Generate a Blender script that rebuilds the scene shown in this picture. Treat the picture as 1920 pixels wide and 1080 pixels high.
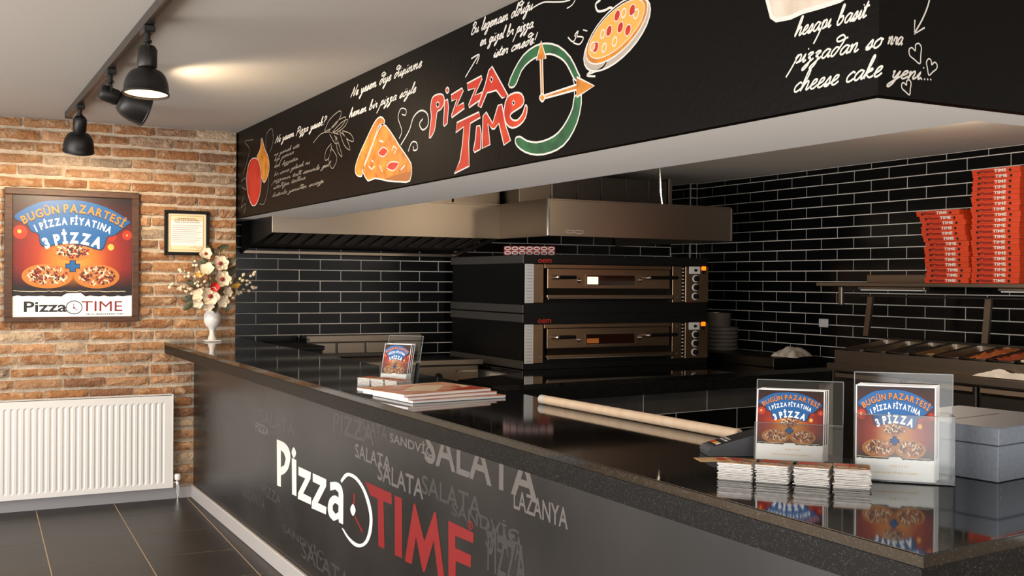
import bpy, bmesh, math, random
from mathutils import Matrix, Vector, geometry
from math import sin, cos, pi, radians, sqrt
random.seed(7)
sc = bpy.context.scene
for o in list(bpy.data.objects):
    bpy.data.objects.remove(o)
COL = sc.collection

# ------------------------------------------------------------------ camera
cam = bpy.data.cameras.new('camera'); cam.lens = 38.095; cam.sensor_width = 36; cam.clip_end = 100
cam_o = bpy.data.objects.new('camera', cam); COL.objects.link(cam_o)
cam_o.matrix_world = Matrix.Translation(Vector((-1.5896,-7.6217,1.5000))) @ Matrix([[0.881625, -0.003843, -0.471936], [-0.471888, 0.009237, -0.88161], [0.007747, 0.99995, 0.00633]]).to_4x4()
sc.camera = cam_o
# ------------------------------------------------------------------ world, daylight, exposure
w = bpy.data.worlds.new('sky'); sc.world = w; w.use_nodes = True
w.node_tree.nodes['Background'].inputs[0].default_value = (1.0, 0.97, 0.93, 1)
w.node_tree.nodes['Background'].inputs[1].default_value = 1.0
sc.view_settings.view_transform = 'Standard'; sc.view_settings.look = 'None'
sc.view_settings.gamma = 1; sc.view_settings.use_curve_mapping = False
sc.view_settings.exposure = 0.2
def area(name, loc, rot, sx, sy, power, color=(1, 1, 1)):
    l = bpy.data.lights.new(name, 'AREA'); l.shape = 'RECTANGLE'; l.size = sx; l.size_y = sy
    l.energy = power; l.color = color
    o = bpy.data.objects.new(name, l); COL.objects.link(o); o.location = loc; o.rotation_euler = rot
    return o
# daylight entering through the shop windows on the street sides
area('window_daylight', (-4.55, -4.6, 1.0), (0, radians(-90), 0), 1.9, 7.0, 325, (1.0, 0.975, 0.95))
area('window_daylight', (-0.4, -10.35, 1.05), (radians(90), 0, 0), 7.0, 1.9, 140, (1.0, 0.975, 0.95))

# ------------------------------------------------------------------ helpers
def lin(c):
    return tuple(((v / 255) / 12.92 if v <= 10 else ((v / 255 + 0.055) / 1.055) ** 2.4) for v in c) + (1,)
MATS = {}
def mat(name, rgb, rough=0.5, metal=0.0, spec=0.5, noise=None, nscale=8, bump=0, bscale=60, coat=0, vec='Object', emit=None, aniso=None):
    """plain principled material; noise = second colour mixed by a noise texture"""
    if name in MATS: return MATS[name]
    m = bpy.data.materials.new(name); m.use_nodes = True; nt = m.node_tree; b = nt.nodes['Principled BSDF']
    b.inputs['Base Color'].default_value = lin(rgb); b.inputs['Roughness'].default_value = rough
    b.inputs['Metallic'].default_value = metal; b.inputs['Specular IOR Level'].default_value = spec
    b.inputs['Coat Weight'].default_value = coat
    tc = nt.nodes.new('ShaderNodeTexCoord')
    mp = nt.nodes.new('ShaderNodeMapping'); nt.links.new(tc.outputs[vec], mp.inputs[0])
    if aniso: mp.inputs['Scale'].default_value = aniso
    if noise:
        n = nt.nodes.new('ShaderNodeTexNoise'); n.inputs['Scale'].default_value = nscale; n.inputs['Detail'].default_value = 5
        nt.links.new(mp.outputs[0], n.inputs['Vector'])
        r = nt.nodes.new('ShaderNodeValToRGB'); r.color_ramp.elements[0].position = .35; r.color_ramp.elements[1].position = .68
        r.color_ramp.elements[0].color = lin(rgb); r.color_ramp.elements[1].color = lin(noise)
        nt.links.new(n.outputs['Fac'], r.inputs[0]); nt.links.new(r.outputs[0], b.inputs['Base Color'])
    if bump:
        n2 = nt.nodes.new('ShaderNodeTexNoise'); n2.inputs['Scale'].default_value = bscale; n2.inputs['Detail'].default_value = 4
        nt.links.new(mp.outputs[0], n2.inputs['Vector'])
        bp = nt.nodes.new('ShaderNodeBump'); bp.inputs['Strength'].default_value = bump; bp.inputs['Distance'].default_value = .01
        nt.links.new(n2.outputs['Fac'], bp.inputs['Height']); nt.links.new(bp.outputs[0], b.inputs['Normal'])
    if emit:
        b.inputs['Emission Color'].default_value = lin(emit[0]); b.inputs['Emission Strength'].default_value = emit[1]
    MATS[name] = m
    return m

class MB:
    """collects geometry for ONE mesh object"""
    def __init__(s): s.v = []; s.f = []; s.mi = []; s.cur = 0
    def add(s, vs, fs):
        n = len(s.v); s.v += [tuple(p) for p in vs]
        for f in fs: s.f.append(tuple(n + i for i in f)); s.mi.append(s.cur)
        return s
    def box(s, x0, x1, y0, y1, z0, z1):
        vs = [(x, y, z) for z in (z0, z1) for y in (y0, y1) for x in (x0, x1)]
        return s.add(vs, [(0, 2, 3, 1), (4, 5, 7, 6), (0, 1, 5, 4), (2, 6, 7, 3), (0, 4, 6, 2), (1, 3, 7, 5)])
    def cbox(s, x0, x1, y0, y1, z0, z1, c):
        """box with all edges chamfered by c"""
        bm = bmesh.new(); bmesh.ops.create_cube(bm, size=1)
        for v in bm.verts: v.co = Vector(((x0 + x1) / 2 + v.co.x * (x1 - x0), (y0 + y1) / 2 + v.co.y * (y1 - y0), (z0 + z1) / 2 + v.co.z * (z1 - z0)))
        bmesh.ops.bevel(bm, geom=list(bm.edges), offset=c, segments=1, affect='EDGES')
        bm.verts.index_update(); s.add([v.co[:] for v in bm.verts], [[v.index for v in f.verts] for f in bm.faces]); bm.free(); return s
    def prism(s, pts, fn0, fn1):
        """pts: 2D polygon, fn0/fn1 map (a,b)->3D for both caps"""
        n = len(pts); vs = [fn0(*p) for p in pts] + [fn1(*p) for p in pts]
        return s.add(vs, [tuple(range(n))[::-1], tuple(range(n, 2 * n))] + [(i, (i + 1) % n, n + (i + 1) % n, n + i) for i in range(n)])
    def lathe(s, prof, c=(0, 0, 0), seg=20, axis='Z', cap=True, M=None):
        vs = []; fs = []; k = len(prof)
        for i in range(seg):
            a = 2 * pi * i / seg
            for r, h in prof:
                p = {'Z': (r * cos(a), r * sin(a), h), 'X': (h, r * cos(a), r * sin(a)), 'Y': (r * cos(a), h, r * sin(a))}[axis]
                if M: p = M @ Vector(p)
                vs.append((c[0] + p[0], c[1] + p[1], c[2] + p[2]))
        for i in range(seg):
            j = (i + 1) % seg
            for q in range(k - 1): fs.append((i * k + q, j * k + q, j * k + q + 1, i * k + q + 1))
        if cap:
            if prof[0][0] > 1e-6: fs.append(tuple(i * k for i in range(seg))[::-1])
            if prof[-1][0] > 1e-6: fs.append(tuple(i * k + k - 1 for i in range(seg)))
        return s.add(vs, fs)
    def cyl(s, c, r, h, seg=16, axis='Z', M=None): return s.lathe([(r, 0), (r, h)], c, seg, axis, True, M)
    def tube(s, pts, r, seg=6):
        pts = [Vector(p) for p in pts]; n = len(pts); vs = []; fs = []
        for i, p in enumerate(pts):
            t = (pts[min(i + 1, n - 1)] - pts[max(i - 1, 0)]).normalized()
            a = t.orthogonal().normalized() if abs(t.z) > .95 else t.cross(Vector((0, 0, 1))).normalized()
            b = t.cross(a); rr = r[i] if isinstance(r, (list, tuple)) else r
            for k in range(seg): vs.append(tuple(p + (a * cos(2 * pi * k / seg) + b * sin(2 * pi * k / seg)) * rr))
        for i in range(n - 1):
            for k in range(seg): fs.append((i * seg + k, i * seg + (k + 1) % seg, (i + 1) * seg + (k + 1) % seg, (i + 1) * seg + k))
        fs.append(tuple(range(seg))[::-1]); fs.append(tuple((n - 1) * seg + k for k in range(seg)))
        return s.add(vs, fs)
    def poly(s, outer, holes, fn):
        loops = [[Vector((p[0], p[1], 0)) for p in outer]] + [[Vector((p[0], p[1], 0)) for p in h] for h in holes]
        tr = geometry.tessellate_polygon(loops); flat = [p for l in loops for p in l]
        return s.add([fn(p.x, p.y) for p in flat], [tuple(t) for t in tr])
    def ribbon(s, pts, wd, fn, closed=False, drift=None):
        n = len(pts); L = []; Rr = []
        for i in range(n):
            a = pts[i - 1] if (closed or i) else pts[i]; b = pts[(i + 1) % n] if (closed or i < n - 1) else pts[i]
            dx, dy = b[0] - a[0], b[1] - a[1]; d = sqrt(dx * dx + dy * dy) or 1
            nx, ny = -dy / d * wd / 2, dx / d * wd / 2
            L.append((pts[i][0] + nx, pts[i][1] + ny)); Rr.append((pts[i][0] - nx, pts[i][1] - ny))
        m = n if closed else n - 1
        P3 = [fn(*p) for p in L + Rr]
        if drift: P3 = [tuple(c + d * (i % n) for c, d in zip(p, drift)) for i, p in enumerate(P3)]
        return s.add(P3, [(i, (i + 1) % n, n + (i + 1) % n, n + i) for i in range(m)])
    def mesh(s, name, mats, smooth=False, fix=True):
        me = bpy.data.meshes.new(name); me.from_pydata(s.v, [], s.f)
        for m in (mats if isinstance(mats, (list, tuple)) else [mats]): me.materials.append(m)
        me.polygons.foreach_set('material_index', s.mi)
        if fix:
            bm = bmesh.new(); bm.from_mesh(me); bmesh.ops.recalc_face_normals(bm, faces=bm.faces); bm.to_mesh(me); bm.free()
        if smooth:
            me.polygons.foreach_set('use_smooth', [True] * len(me.polygons))
            me.set_sharp_from_angle(angle=radians(38))
        me.update(); return me
    def build(s, name, mats, parent=None, smooth=False, fix=True, loc=None, rot=None):
        return link(name, s.mesh(name, mats, smooth, fix), parent, loc, rot)

def link(name, me, parent=None, loc=None, rot=None):
    o = bpy.data.objects.new(name, me); COL.objects.link(o)
    if parent: o.parent = parent
    if loc: o.location = loc
    if rot: o.rotation_euler = rot
    return o
def tag(o, label=None, cat=None, group=None, kind=None):
    if label: o['label'] = label
    if cat: o['category'] = cat
    if group: o['group'] = group
    if kind: o['kind'] = kind
    return o
def thing(name, label, cat, loc=(0, 0, 0), rz=0, group=None):
    o = link(name, None, None, loc, (0, 0, rz)); return tag(o, label, cat, group)
def struct(o): o['kind'] = 'structure'; return o
def cm(pts, k=5, closed=False):
    """Catmull-Rom smoothing of a 2D/3D polyline"""
    n = len(pts); out = []
    for i in range(n if closed else n - 1):
        g = lambda j: pts[j % n] if closed else pts[max(0, min(n - 1, j))]
        p0, p1, p2, p3 = g(i - 1), g(i), g(i + 1), g(i + 2)
        for q in range(k):
            t = q / k
            out.append(tuple(.5 * (2 * b + (c - a) * t + (2 * a - 5 * b + 4 * c - d) * t * t + (3 * b - a - 3 * c + d) * t ** 3) for a, b, c, d in zip(p0, p1, p2, p3)))
    if not closed: out.append(tuple(pts[-1]))
    return out
def ell(cx, cy, rx, ry, n=18, a0=0):
    c, s_ = cos(a0), sin(a0)
    return [(cx + rx * cos(2 * pi * i / n) * c - ry * sin(2 * pi * i / n) * s_, cy + rx * cos(2 * pi * i / n) * s_ + ry * sin(2 * pi * i / n) * c) for i in range(n)]
TXT = {}
def text2d(body, bold=0.0, shear=0.0):
    """built-in font outlines -> (verts2d, faces, bbox)"""
    key = (body, bold, shear)
    if key in TXT: return TXT[key]
    cu = bpy.data.curves.new('t', 'FONT'); cu.body = body; cu.size = 1; cu.offset = bold; cu.shear = shear; cu.resolution_u = 3
    o = bpy.data.objects.new('t', cu); COL.objects.link(o)
    bpy.context.view_layer.update()
    ev = o.evaluated_get(bpy.context.evaluated_depsgraph_get()); me = ev.to_mesh()
    vs = [(v.co.x, v.co.y) for v in me.vertices]; fs = [tuple(p.vertices) for p in me.polygons]
    ev.to_mesh_clear(); bpy.data.objects.remove(o); bpy.data.curves.remove(cu)
    xs = [v[0] for v in vs] or [0, 1]; ys = [v[1] for v in vs] or [0, 1]
    TXT[key] = (vs, fs, (min(xs), max(xs), min(ys), max(ys)))
    return TXT[key]
def put_text(mb, body, u0, u1, v0, v1, fn, bold=0.0, shear=0.0):
    """stretch the text's outline box to u0..u1, v0..v1"""
    vs, fs, (a, b, c, d) = text2d(body, bold, shear)
    mb.add([fn(u0 + (x - a) / (b - a) * (u1 - u0), v0 + (y - c) / (d - c) * (v1 - v0)) for x, y in vs], fs)

# ------------------------------------------------------------------ key dimensions (metres)
CEIL = 2.525; YT = 0.45; XR = 4.46; KC = 2.385; XB = 0.293; ZB = 1.932; YB = -5.85; TOP = 1.07; ZBEN = 0.866

# ------------------------------------------------------------------ materials
M_ceil = mat('ceiling_paint', (176, 171, 165), .9, bump=.05, bscale=30)
M_white = mat('white_paint', (250, 249, 247), .6)
M_mortar = mat('mortar', (200, 184, 162), .95, noise=(178, 162, 142), nscale=18, bump=.6, bscale=90)
M_blackboard = mat('blackboard_paint', (7, 5, 4), .42, spec=.1, bump=.1, bscale=45)
M_tile = mat('black_glazed_tile', (10, 10, 10), .2, spec=.25, bump=.04, bscale=9)
M_grout = mat('pale_grout', (214, 208, 200), .9)
M_ftile = mat('anthracite_floor_tile', (38, 35, 33), .42, spec=.35, noise=(44, 41, 39), nscale=3, bump=.03, bscale=120)
M_fgrout = mat('floor_grout', (176, 154, 128), .9)
M_steel = mat('brushed_steel', (148, 135, 120), .33, 1.0, bump=.03, bscale=20, aniso=(1, 1, 14))
M_dsteel = mat('dark_steel', (92, 86, 80), .38, 1.0)
M_chrome = mat('chrome', (220, 218, 214), .12, 1.0)
M_black = mat('black_enamel', (11, 10, 10), .42, spec=.25)
M_mblack = mat('matt_black_metal', (20, 19, 18), .42, spec=.4)
M_alu = mat('aluminium_skirting', (196, 192, 190), .4, .35)
M_print_w = mat('white_print', (214, 211, 206), .55)
M_chalk = mat('white_chalk_paint', (204, 199, 191), .7)
M_chalk2 = mat('thin_chalk', (128, 120, 110), .8)
M_red_logo = mat('red_print', (122, 7, 9), .5)
M_paper = mat('paper', (238, 236, 233), .7)

def granite():
    m = bpy.data.materials.new('black_granite'); m.use_nodes = True; nt = m.node_tree; b = nt.nodes['Principled BSDF']
    tc = nt.nodes.new('ShaderNodeTexCoord'); v = nt.nodes.new('ShaderNodeTexVoronoi'); v.inputs['Scale'].default_value = 520
    nt.links.new(tc.outputs['Object'], v.inputs['Vector'])
    sp = nt.nodes.new('ShaderNodeSeparateColor'); nt.links.new(v.outputs['Color'], sp.inputs[0])
    r = nt.nodes.new('ShaderNodeValToRGB'); r.color_ramp.elements[0].position = .9; r.color_ramp.elements[0].color = lin((13, 12, 11))
    r.color_ramp.elements[1].position = 1.0; r.color_ramp.elements[1].color = lin((70, 66, 62))
    nt.links.new(sp.outputs[0], r.inputs[0]); nt.links.new(r.outputs[0], b.inputs['Base Color'])
    b.inputs['Roughness'].default_value = .055; b.inputs['Specular IOR Level'].default_value = .75
    return m
M_granite = granite()
def rough_copy(m, name, r):
    n = m.copy(); n.name = name; n.node_tree.nodes['Principled BSDF'].inputs['Roughness'].default_value = r; return n
M_gran_side = rough_copy(M_granite, 'black_granite_honed_edge', .4); M_gran_side.node_tree.nodes['Principled BSDF'].inputs['Specular IOR Level'].default_value = .12

def brick_mat():
    m = bpy.data.materials.new('reclaimed_brick'); m.use_nodes = True; nt = m.node_tree; b = nt.nodes['Principled BSDF']
    oi = nt.nodes.new('ShaderNodeObjectInfo'); tc = nt.nodes.new('ShaderNodeTexCoord')
    r = nt.nodes.new('ShaderNodeValToRGB'); cr = r.color_ramp
    cols = [(0, (136, 92, 58)), (.2, (150, 102, 62)), (.38, (164, 118, 76)), (.55, (140, 104, 74)), (.7, (182, 138, 100)), (.84, (124, 86, 62)), (.93, (178, 156, 130)), (1, (96, 80, 70))]
    cr.elements[0].position = 0; cr.elements[0].color = lin(cols[0][1]); cr.elements[1].position = 1; cr.elements[1].color = lin(cols[-1][1])
    for p, c in cols[1:-1]: e = cr.elements.new(p); e.color = lin(c)
    nt.links.new(oi.outputs['Random'], r.inputs[0])
    add = nt.nodes.new('ShaderNodeVectorMath'); add.operation = 'ADD'; geo = nt.nodes.new('ShaderNodeNewGeometry')
    n = nt.nodes.new('ShaderNodeTexNoise'); n.inputs['Scale'].default_value = 16; n.inputs['Detail'].default_value = 6; n.inputs['Roughness'].default_value = .65
    nt.links.new(geo.outputs['Position'], n.inputs['Vector'])
    ramp = nt.nodes.new('ShaderNodeValToRGB'); ramp.color_ramp.elements[0].position = .5; ramp.color_ramp.elements[1].position = .66
    nt.links.new(n.outputs['Fac'], ramp.inputs[0])
    mx = nt.nodes.new('ShaderNodeMix'); mx.data_type = 'RGBA'
    ml = nt.nodes.new('ShaderNodeMath'); ml.operation = 'MULTIPLY'; ml.inputs[1].default_value = .55; nt.links.new(ramp.outputs[0], ml.inputs[0])
    nt.links.new(ml.outputs[0], mx.inputs[0]); nt.links.new(r.outputs[0], mx.inputs[6]); mx.inputs[7].default_value = lin((204, 178, 146))
    n3 = nt.nodes.new('ShaderNodeTexNoise'); n3.inputs['Scale'].default_value = 40; nt.links.new(geo.outputs['Position'], n3.inputs['Vector'])
    r3 = nt.nodes.new('ShaderNodeValToRGB'); r3.color_ramp.elements[0].position = .55; r3.color_ramp.elements[1].position = .72; nt.links.new(n3.outputs['Fac'], r3.inputs[0])
    mx2 = nt.nodes.new('ShaderNodeMix'); mx2.data_type = 'RGBA'; m3 = nt.nodes.new('ShaderNodeMath'); m3.operation = 'MULTIPLY'; m3.inputs[1].default_value = .55
    nt.links.new(r3.outputs[0], m3.inputs[0]); nt.links.new(m3.outputs[0], mx2.inputs[0]); nt.links.new(mx.outputs[2], mx2.inputs[6]); mx2.inputs[7].default_value = lin((96, 62, 44))
    nt.links.new(mx2.outputs[2], b.inputs['Base Color']); b.inputs['Roughness'].default_value = .9
    n2 = nt.nodes.new('ShaderNodeTexNoise'); n2.inputs['Scale'].default_value = 70; nt.links.new(geo.outputs['Position'], n2.inputs['Vector'])
    bp = nt.nodes.new('ShaderNodeBump'); bp.inputs['Strength'].default_value = .8; bp.inputs['Distance'].default_value = .01
    nt.links.new(n2.outputs['Fac'], bp.inputs['Height']); nt.links.new(bp.outputs[0], b.inputs['Normal'])
    return m
M_brick = brick_mat()

def acrylic():
    m = bpy.data.materials.new('clear_acrylic'); m.use_nodes = True; nt = m.node_tree; nt.nodes.clear()
    o = nt.nodes.new('ShaderNodeOutputMaterial'); mx = nt.nodes.new('ShaderNodeMixShader'); t = nt.nodes.new('ShaderNodeBsdfTransparent')
    t.inputs[0].default_value = (.97, .98, .98, 1); g = nt.nodes.new('ShaderNodeBsdfGlossy'); g.inputs['Roughness'].default_value = .06
    fr = nt.nodes.new('ShaderNodeFresnel'); fr.inputs[0].default_value = 1.42
    nt.links.new(fr.outputs[0], mx.inputs[0]); nt.links.new(t.outputs[0], mx.inputs[1]); nt.links.new(g.outputs[0], mx.inputs[2]); nt.links.new(mx.outputs[0], o.inputs[0])
    return m
M_acryl = acrylic()
M_acryl_edge = mat('acrylic_edge', (120, 124, 126), .3)

# ================================================================== SETTING
# floor with separate tiles (laid about two degrees off the walls)
mb = MB(); mb.box(-4.6, XR + .1, -10.5, YT + .1, -.06, -.0012)
floor = struct(mb.build('floor', M_fgrout))
TH = radians(-2.0); TW, TD = .475, .565
me_ft = MB().cbox(-TW / 2 + .003, TW / 2 - .003, -TD / 2 + .003, TD / 2 - .003, -.01, 0, .0008).mesh('tile', M_ftile)
for i in range(-5, 8):
    for j in range(-9, 1):
        lx, ly = (i + .5) * TW, (j + .5) * TD
        x = -.99 + lx * cos(TH) - (ly + .08) * sin(TH); y = .05 + lx * sin(TH) + (ly + .08) * cos(TH)
        if x < -3.2 or x > .3 or y < -5 or y > .3: continue
        link('tile', me_ft, floor, (x, y, 0), (0, 0, TH))
mb = MB(); mb.box(.1, XR, -5.6, YT, -.004, .002)
struct(mb.build('floor_kitchen', M_ftile))
# main ceiling and lower kitchen ceiling
struct(MB().box(-4.6, XR + .1, -10.5, YT + .1, CEIL, CEIL + .08).build('ceiling', M_ceil))
struct(MB().box(XB + .05, XR + .1, YB + .05, YT + .1, KC, KC + .03).build('ceiling_kitchen', mat('kitchen_ceiling_paint', (224, 214, 202), .85)))
# brick wall: mortar body + single bricks
wb = struct(MB().box(-4.6, .287, -.006, .12, 0, CEIL).build('wall_back', M_mortar))
BV = []
for k in range(10):
    rnd = random.Random(k); mb = MB(); nx, nz = 7, 3; vs = []
    for iz in range(nz + 1):
        for ix in range(nx + 1):
            u, v = ix / nx - .5, iz / nz - .5
            e = (ix in (0, nx)) or (iz in (0, nz))
            ju = rnd.uniform(-.012, .012) if ix in (0, nx) else rnd.uniform(-.02, .02)
            jv = rnd.uniform(-.07, .05) * (1 if v < 0 else -1) if iz in (0, nz) else rnd.uniform(-.06, .06)
            vs.append((u + ju, (.0 if e else -.008) + rnd.uniform(-.004, .002), v + jv))
    n0 = len(vs); fs = [(a * (nx + 1) + b, a * (nx + 1) + b + 1, (a + 1) * (nx + 1) + b + 1, (a + 1) * (nx + 1) + b) for a in range(nz) for b in range(nx)]
    ring = [b for b in range(nx)] + [a * (nx + 1) + nx for a in range(nz)] + [nz * (nx + 1) + nx - b for b in range(nx)] + [(nz - a) * (nx + 1) for a in range(nz)]
    for q in ring: vs.append((vs[q][0] * 1.015, .022, vs[q][2] * 1.06))
    m_ = len(ring)
    for q in range(m_): fs.append((ring[q], n0 + q, n0 + (q + 1) % m_, ring[(q + 1) % m_]))
    mb.add(vs, fs); BV.append(mb.mesh('brick', M_brick, smooth=False))
rb = random.Random(21); PITCH = .0765; nb = 0
for c in range(33):
    z = CEIL - .032 - c * PITCH
    if z < .09: break
    x = .283; first = True
    while x > -1.62:
        L = rb.choice((.25, .262, .27, .255, .265)) if rb.random() > .16 else rb.choice((.115, .13, .16))
        if first: L = (.26, .125)[c % 2] + rb.uniform(-.02, .02); first = False
        o = link('brick', rb.choice(BV), wb, (x - L / 2, -.018 + rb.uniform(-.003, .003), z + rb.uniform(-.003, .003)))
        o.scale = (L * rb.choice((1, -1)), 1, .0535 + rb.uniform(-.006, .003)); o.rotation_euler = (0, rb.uniform(-.008, .008), 0)
        x -= L + .017 + rb.uniform(-.003, .004); nb += 1
struct(MB().box(-4.6, .29, -.03, -.005, 0, .076).build('baseboard_back', mat('grey_skirting', (150, 146, 148), .5)))
# return beside the kitchen opening
struct(MB().box(.25, .287, .12, YT, 0, CEIL).build('trim_1', M_mortar))

# black tiled walls: grout body + single tiles
TL, TR = .332, .0825
me_full = MB().cbox(-TL / 2 + .0032, TL / 2 - .0032, -.003, .004, -TR / 2 + .0032, TR / 2 - .0032, .001).mesh('tile', M_tile)
def tiled(parent, x0, x1, z0, z1, joint_x, joint_z, place, parity):
    """running bond on a wall strip; joint_x is a vertical joint of even rows, joint_z a bed joint"""
    rr = random.Random(int(abs(x0 * 97 + z0 * 31)))
    k0 = math.floor((z0 - joint_z) / TR); k = k0; part = {}
    while joint_z + k * TR < z1 - .004:
        za, zb_ = max(z0, joint_z + k * TR), min(z1, joint_z + (k + 1) * TR)
        off = joint_x + (TL / 2 if (k + parity) % 2 else 0)
        i = math.floor((x0 - off) / TL)
        while off + i * TL < x1 - .004:
            a, b = max(x0, off + i * TL), min(x1, off + (i + 1) * TL); i += 1
            if b - a < .012 or zb_ - za < .012: continue
            key = (round(b - a, 3), round(zb_ - za, 3))
            if abs(key[0] - TL) < .002 and abs(key[1] - TR) < .002: me = me_full
            else:
                if key not in part: part[key] = MB().cbox(-(b - a) / 2 + .0032, (b - a) / 2 - .0032, -.003, .004, -(zb_ - za) / 2 + .0032, (zb_ - za) / 2 - .0032, .001).mesh('tile', M_tile)
                me = part[key]
            loc, rz = place((a + b) / 2, (za + zb_) / 2)
            o = link('tile', me, parent, loc, (rr.uniform(-.004, .004), 0, rz + rr.uniform(-.004, .004)))
        k += 1
wk = struct(MB().box(.28, XR + .1, YT, YT + .1, 0, CEIL).build('wall_kitchen_back', M_grout))
tiled(wk, .287, 4.38, 0.72, KC, .553, 1.160, lambda u, v: ((u, YT - .0005, v), 0), 0)
wr = struct(MB().box(XR, XR + .12, -8.0, YT, 0, CEIL).build('wall_right', M_grout))
tiled(wr, -4.3, .17, 0.86, KC, -1.21, 1.102, lambda u, v: ((XR - .0005, u, v), radians(-90)), 1)
# pilaster in the far corner
pil = struct(MB().box(4.38, XR, .17, YT, .9, KC).build('trim_2', M_grout))
tiled(pil, .175, YT, .95, KC, .10, 1.102, lambda u, v: ((4.38 - .0005, u, v), radians(-90)), 1)
tiled(pil, 4.386, XR - .004, .95, KC, 4.386, 1.102, lambda u, v: ((u, .17 - .0005, v), 0), 1)
mb = MB(); k = 0
while .86 + k * TR < KC - .05:
    for i in range(9): yy = -4.303 - (TL / 2 if k % 2 else 0) - i * TL; mb.box(XR - .0035, XR + .004, yy - TL + .0032, yy - .0032, 1.102 - 3 * TR + k * TR + .0032, 1.102 - 2 * TR + k * TR - .0032)
    k += 1
ft = mb.build('far_tiles', M_tile, wr); ft['kind'] = 'stuff'
struct(MB().box(4.378, 4.383, .164, .171, .9, KC).build('trim_3', M_alu))
# walls of the shop behind the viewpoint, with the street windows
M_wall = mat('plaster', (205, 198, 188), .9)
for nm, boxes in (('wall_left', [(-4.75, -4.6, -10.5, .1, 0, .15), (-4.75, -4.6, -10.5, .1, 2.35, CEIL), (-4.75, -4.6, -10.5, -8.3, .15, 2.35), (-4.75, -4.6, -.9, .1, .15, 2.35)]),
                  ('wall_front', [(-4.6, XR, -10.65, -10.5, 0, .2), (-4.6, XR, -10.65, -10.5, 2.4, CEIL), (-4.6, -4.1, -10.65, -10.5, .2, 2.4), (3.4, XR, -10.65, -10.5, .2, 2.4)])):
    mb = MB()
    for b in boxes: mb.box(*b)
    struct(mb.build(nm, M_wall))
mb = MB()
for y in (-8.3, -6.45, -4.6, -2.75, -.98): mb.box(-4.7, -4.63, y, y + .08, .15, 2.35)
struct(mb.build('window_1', M_dsteel))
mb = MB()
for x in (-4.1, -2.25, -.4, 1.45, 3.32): mb.box(x, x + .08, -10.6, -10.53, .2, 2.4)
struct(mb.build('window_2', M_dsteel))

# ================================================================== BULKHEAD over the counter
YI = -5.70
bulk = struct(MB().box(XB, XB + .03, YB + .03, 0.0, ZB - .005, CEIL).box(XB, 2.6, YB, YB + .03, ZB - .005, CEIL).build('wall_bulkhead', M_blackboard))
soff = struct(MB().prism([(XB + .03, .385), (XB + .03, YB + .03), (2.6, YB + .03), (2.6, YI), (.805, YI), (.79, .385)], lambda a, b: (a, b, ZB - .005), lambda a, b: (a, b, ZB + .012)).build('ceiling_soffit', M_white))
struct(MB().box(.78, .81, YI, .385, ZB + .012, KC).box(.81, 2.6, YI - .005, YI + .02, ZB + .012, KC).build('wall_bulkhead_inner', M_white))

LAY = [0]
def onB(d): return lambda y, z: (XB - .0006 - d * .0002, y, z)
def onR(d): return lambda x, z: (x, YB - .0006 - d * .0002, z)
def paint(name, polys, mats_, strokes=(), outline=.006, parent=bulk, on=onB, label=None):
    """polys: (outer, holes, material index, layer); strokes: (pts, width, mat, layer, closed)"""
    mb = MB()
    for outer, holes, mi, ly in polys:
        mb.cur = mi; mb.poly(outer, holes, on(ly))
    for pts, wd, mi, ly, cl in strokes:
        mb.cur = mi; mb.ribbon(pts, wd, on(ly), cl)
    o = mb.build(name, mats_, parent, fix=False)
    if label: o['label'] = label
    return o
M_or = mat('orange_paint', (196, 62, 20), .5, noise=(160, 26, 16), nscale=9)
M_rd = mat('red_paint', (164, 24, 14), .5, noise=(186, 50, 24), nscale=12)
M_gn = mat('green_paint', (34, 96, 52), .55, noise=(20, 60, 34), nscale=14)
M_yl = mat('amber_paint', (200, 132, 40), .55, noise=(162, 88, 20), nscale=16)
M_bd = mat('board_black', (24, 20, 18), .5)
M_cream = mat('cream_paint', (204, 192, 176), .6, noise=(178, 162, 142), nscale=10)
M_brownp = mat('brown_paint', (150, 86, 30), .6)
OUT = .0065
def lettering(name, shapes, col, base=1):
    polys = []; st = []
    for k, (pts, holes) in enumerate(shapes):
        ly = base + k * .4; polys.append((pts, holes, 0, ly)); st.append((pts, OUT, 1, ly + .2, True))
        for h in holes: st.append((h, OUT * .8, 1, ly + .2, True))
    return paint(name, polys, [col, M_chalk], st)
C5 = 0
lettering('painted_word', [
 (cm([(-3.342,2.113),(-3.362,2.198),(-3.354,2.242),(-3.375,2.282),(-3.444,2.286),(-3.487,2.272),(-3.493,2.241),(-3.462,2.22),(-3.425,2.215),(-3.415,2.191),(-3.395,2.137)], 3, True), [[(-3.414,2.252),(-3.428,2.256),(-3.443,2.248),(-3.442,2.236),(-3.428,2.232),(-3.414,2.24)]]),
 (cm([(-3.508,2.293),(-3.525,2.302),(-3.542,2.288),(-3.525,2.277)], 3, True), []),
 ([(-3.499,2.25),(-3.529,2.252),(-3.538,2.217),(-3.527,2.152),(-3.498,2.144),(-3.487,2.152),(-3.496,2.216)], []),
 ([(-3.562,2.265),(-3.667,2.277),(-3.68,2.265),(-3.615,2.21),(-3.682,2.216),(-3.691,2.192),(-3.571,2.17),(-3.567,2.179),(-3.619,2.24),(-3.569,2.239)], []),
 ([(-3.712,2.288),(-3.842,2.298),(-3.848,2.285),(-3.784,2.231),(-3.855,2.233),(-3.867,2.222),(-3.863,2.21),(-3.734,2.189),(-3.729,2.201),(-3.788,2.258),(-3.723,2.26)], []),
 ([(-3.932,2.319),(-4.067,2.186),(-4.017,2.186),(-3.969,2.222),(-3.891,2.224),(-3.841,2.175),(-3.812,2.184),(-3.872,2.255),(-3.904,2.308)], [[(-3.915,2.273),(-3.926,2.281),(-3.94,2.269),(-3.929,2.258)]]),
], M_rd)
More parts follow.
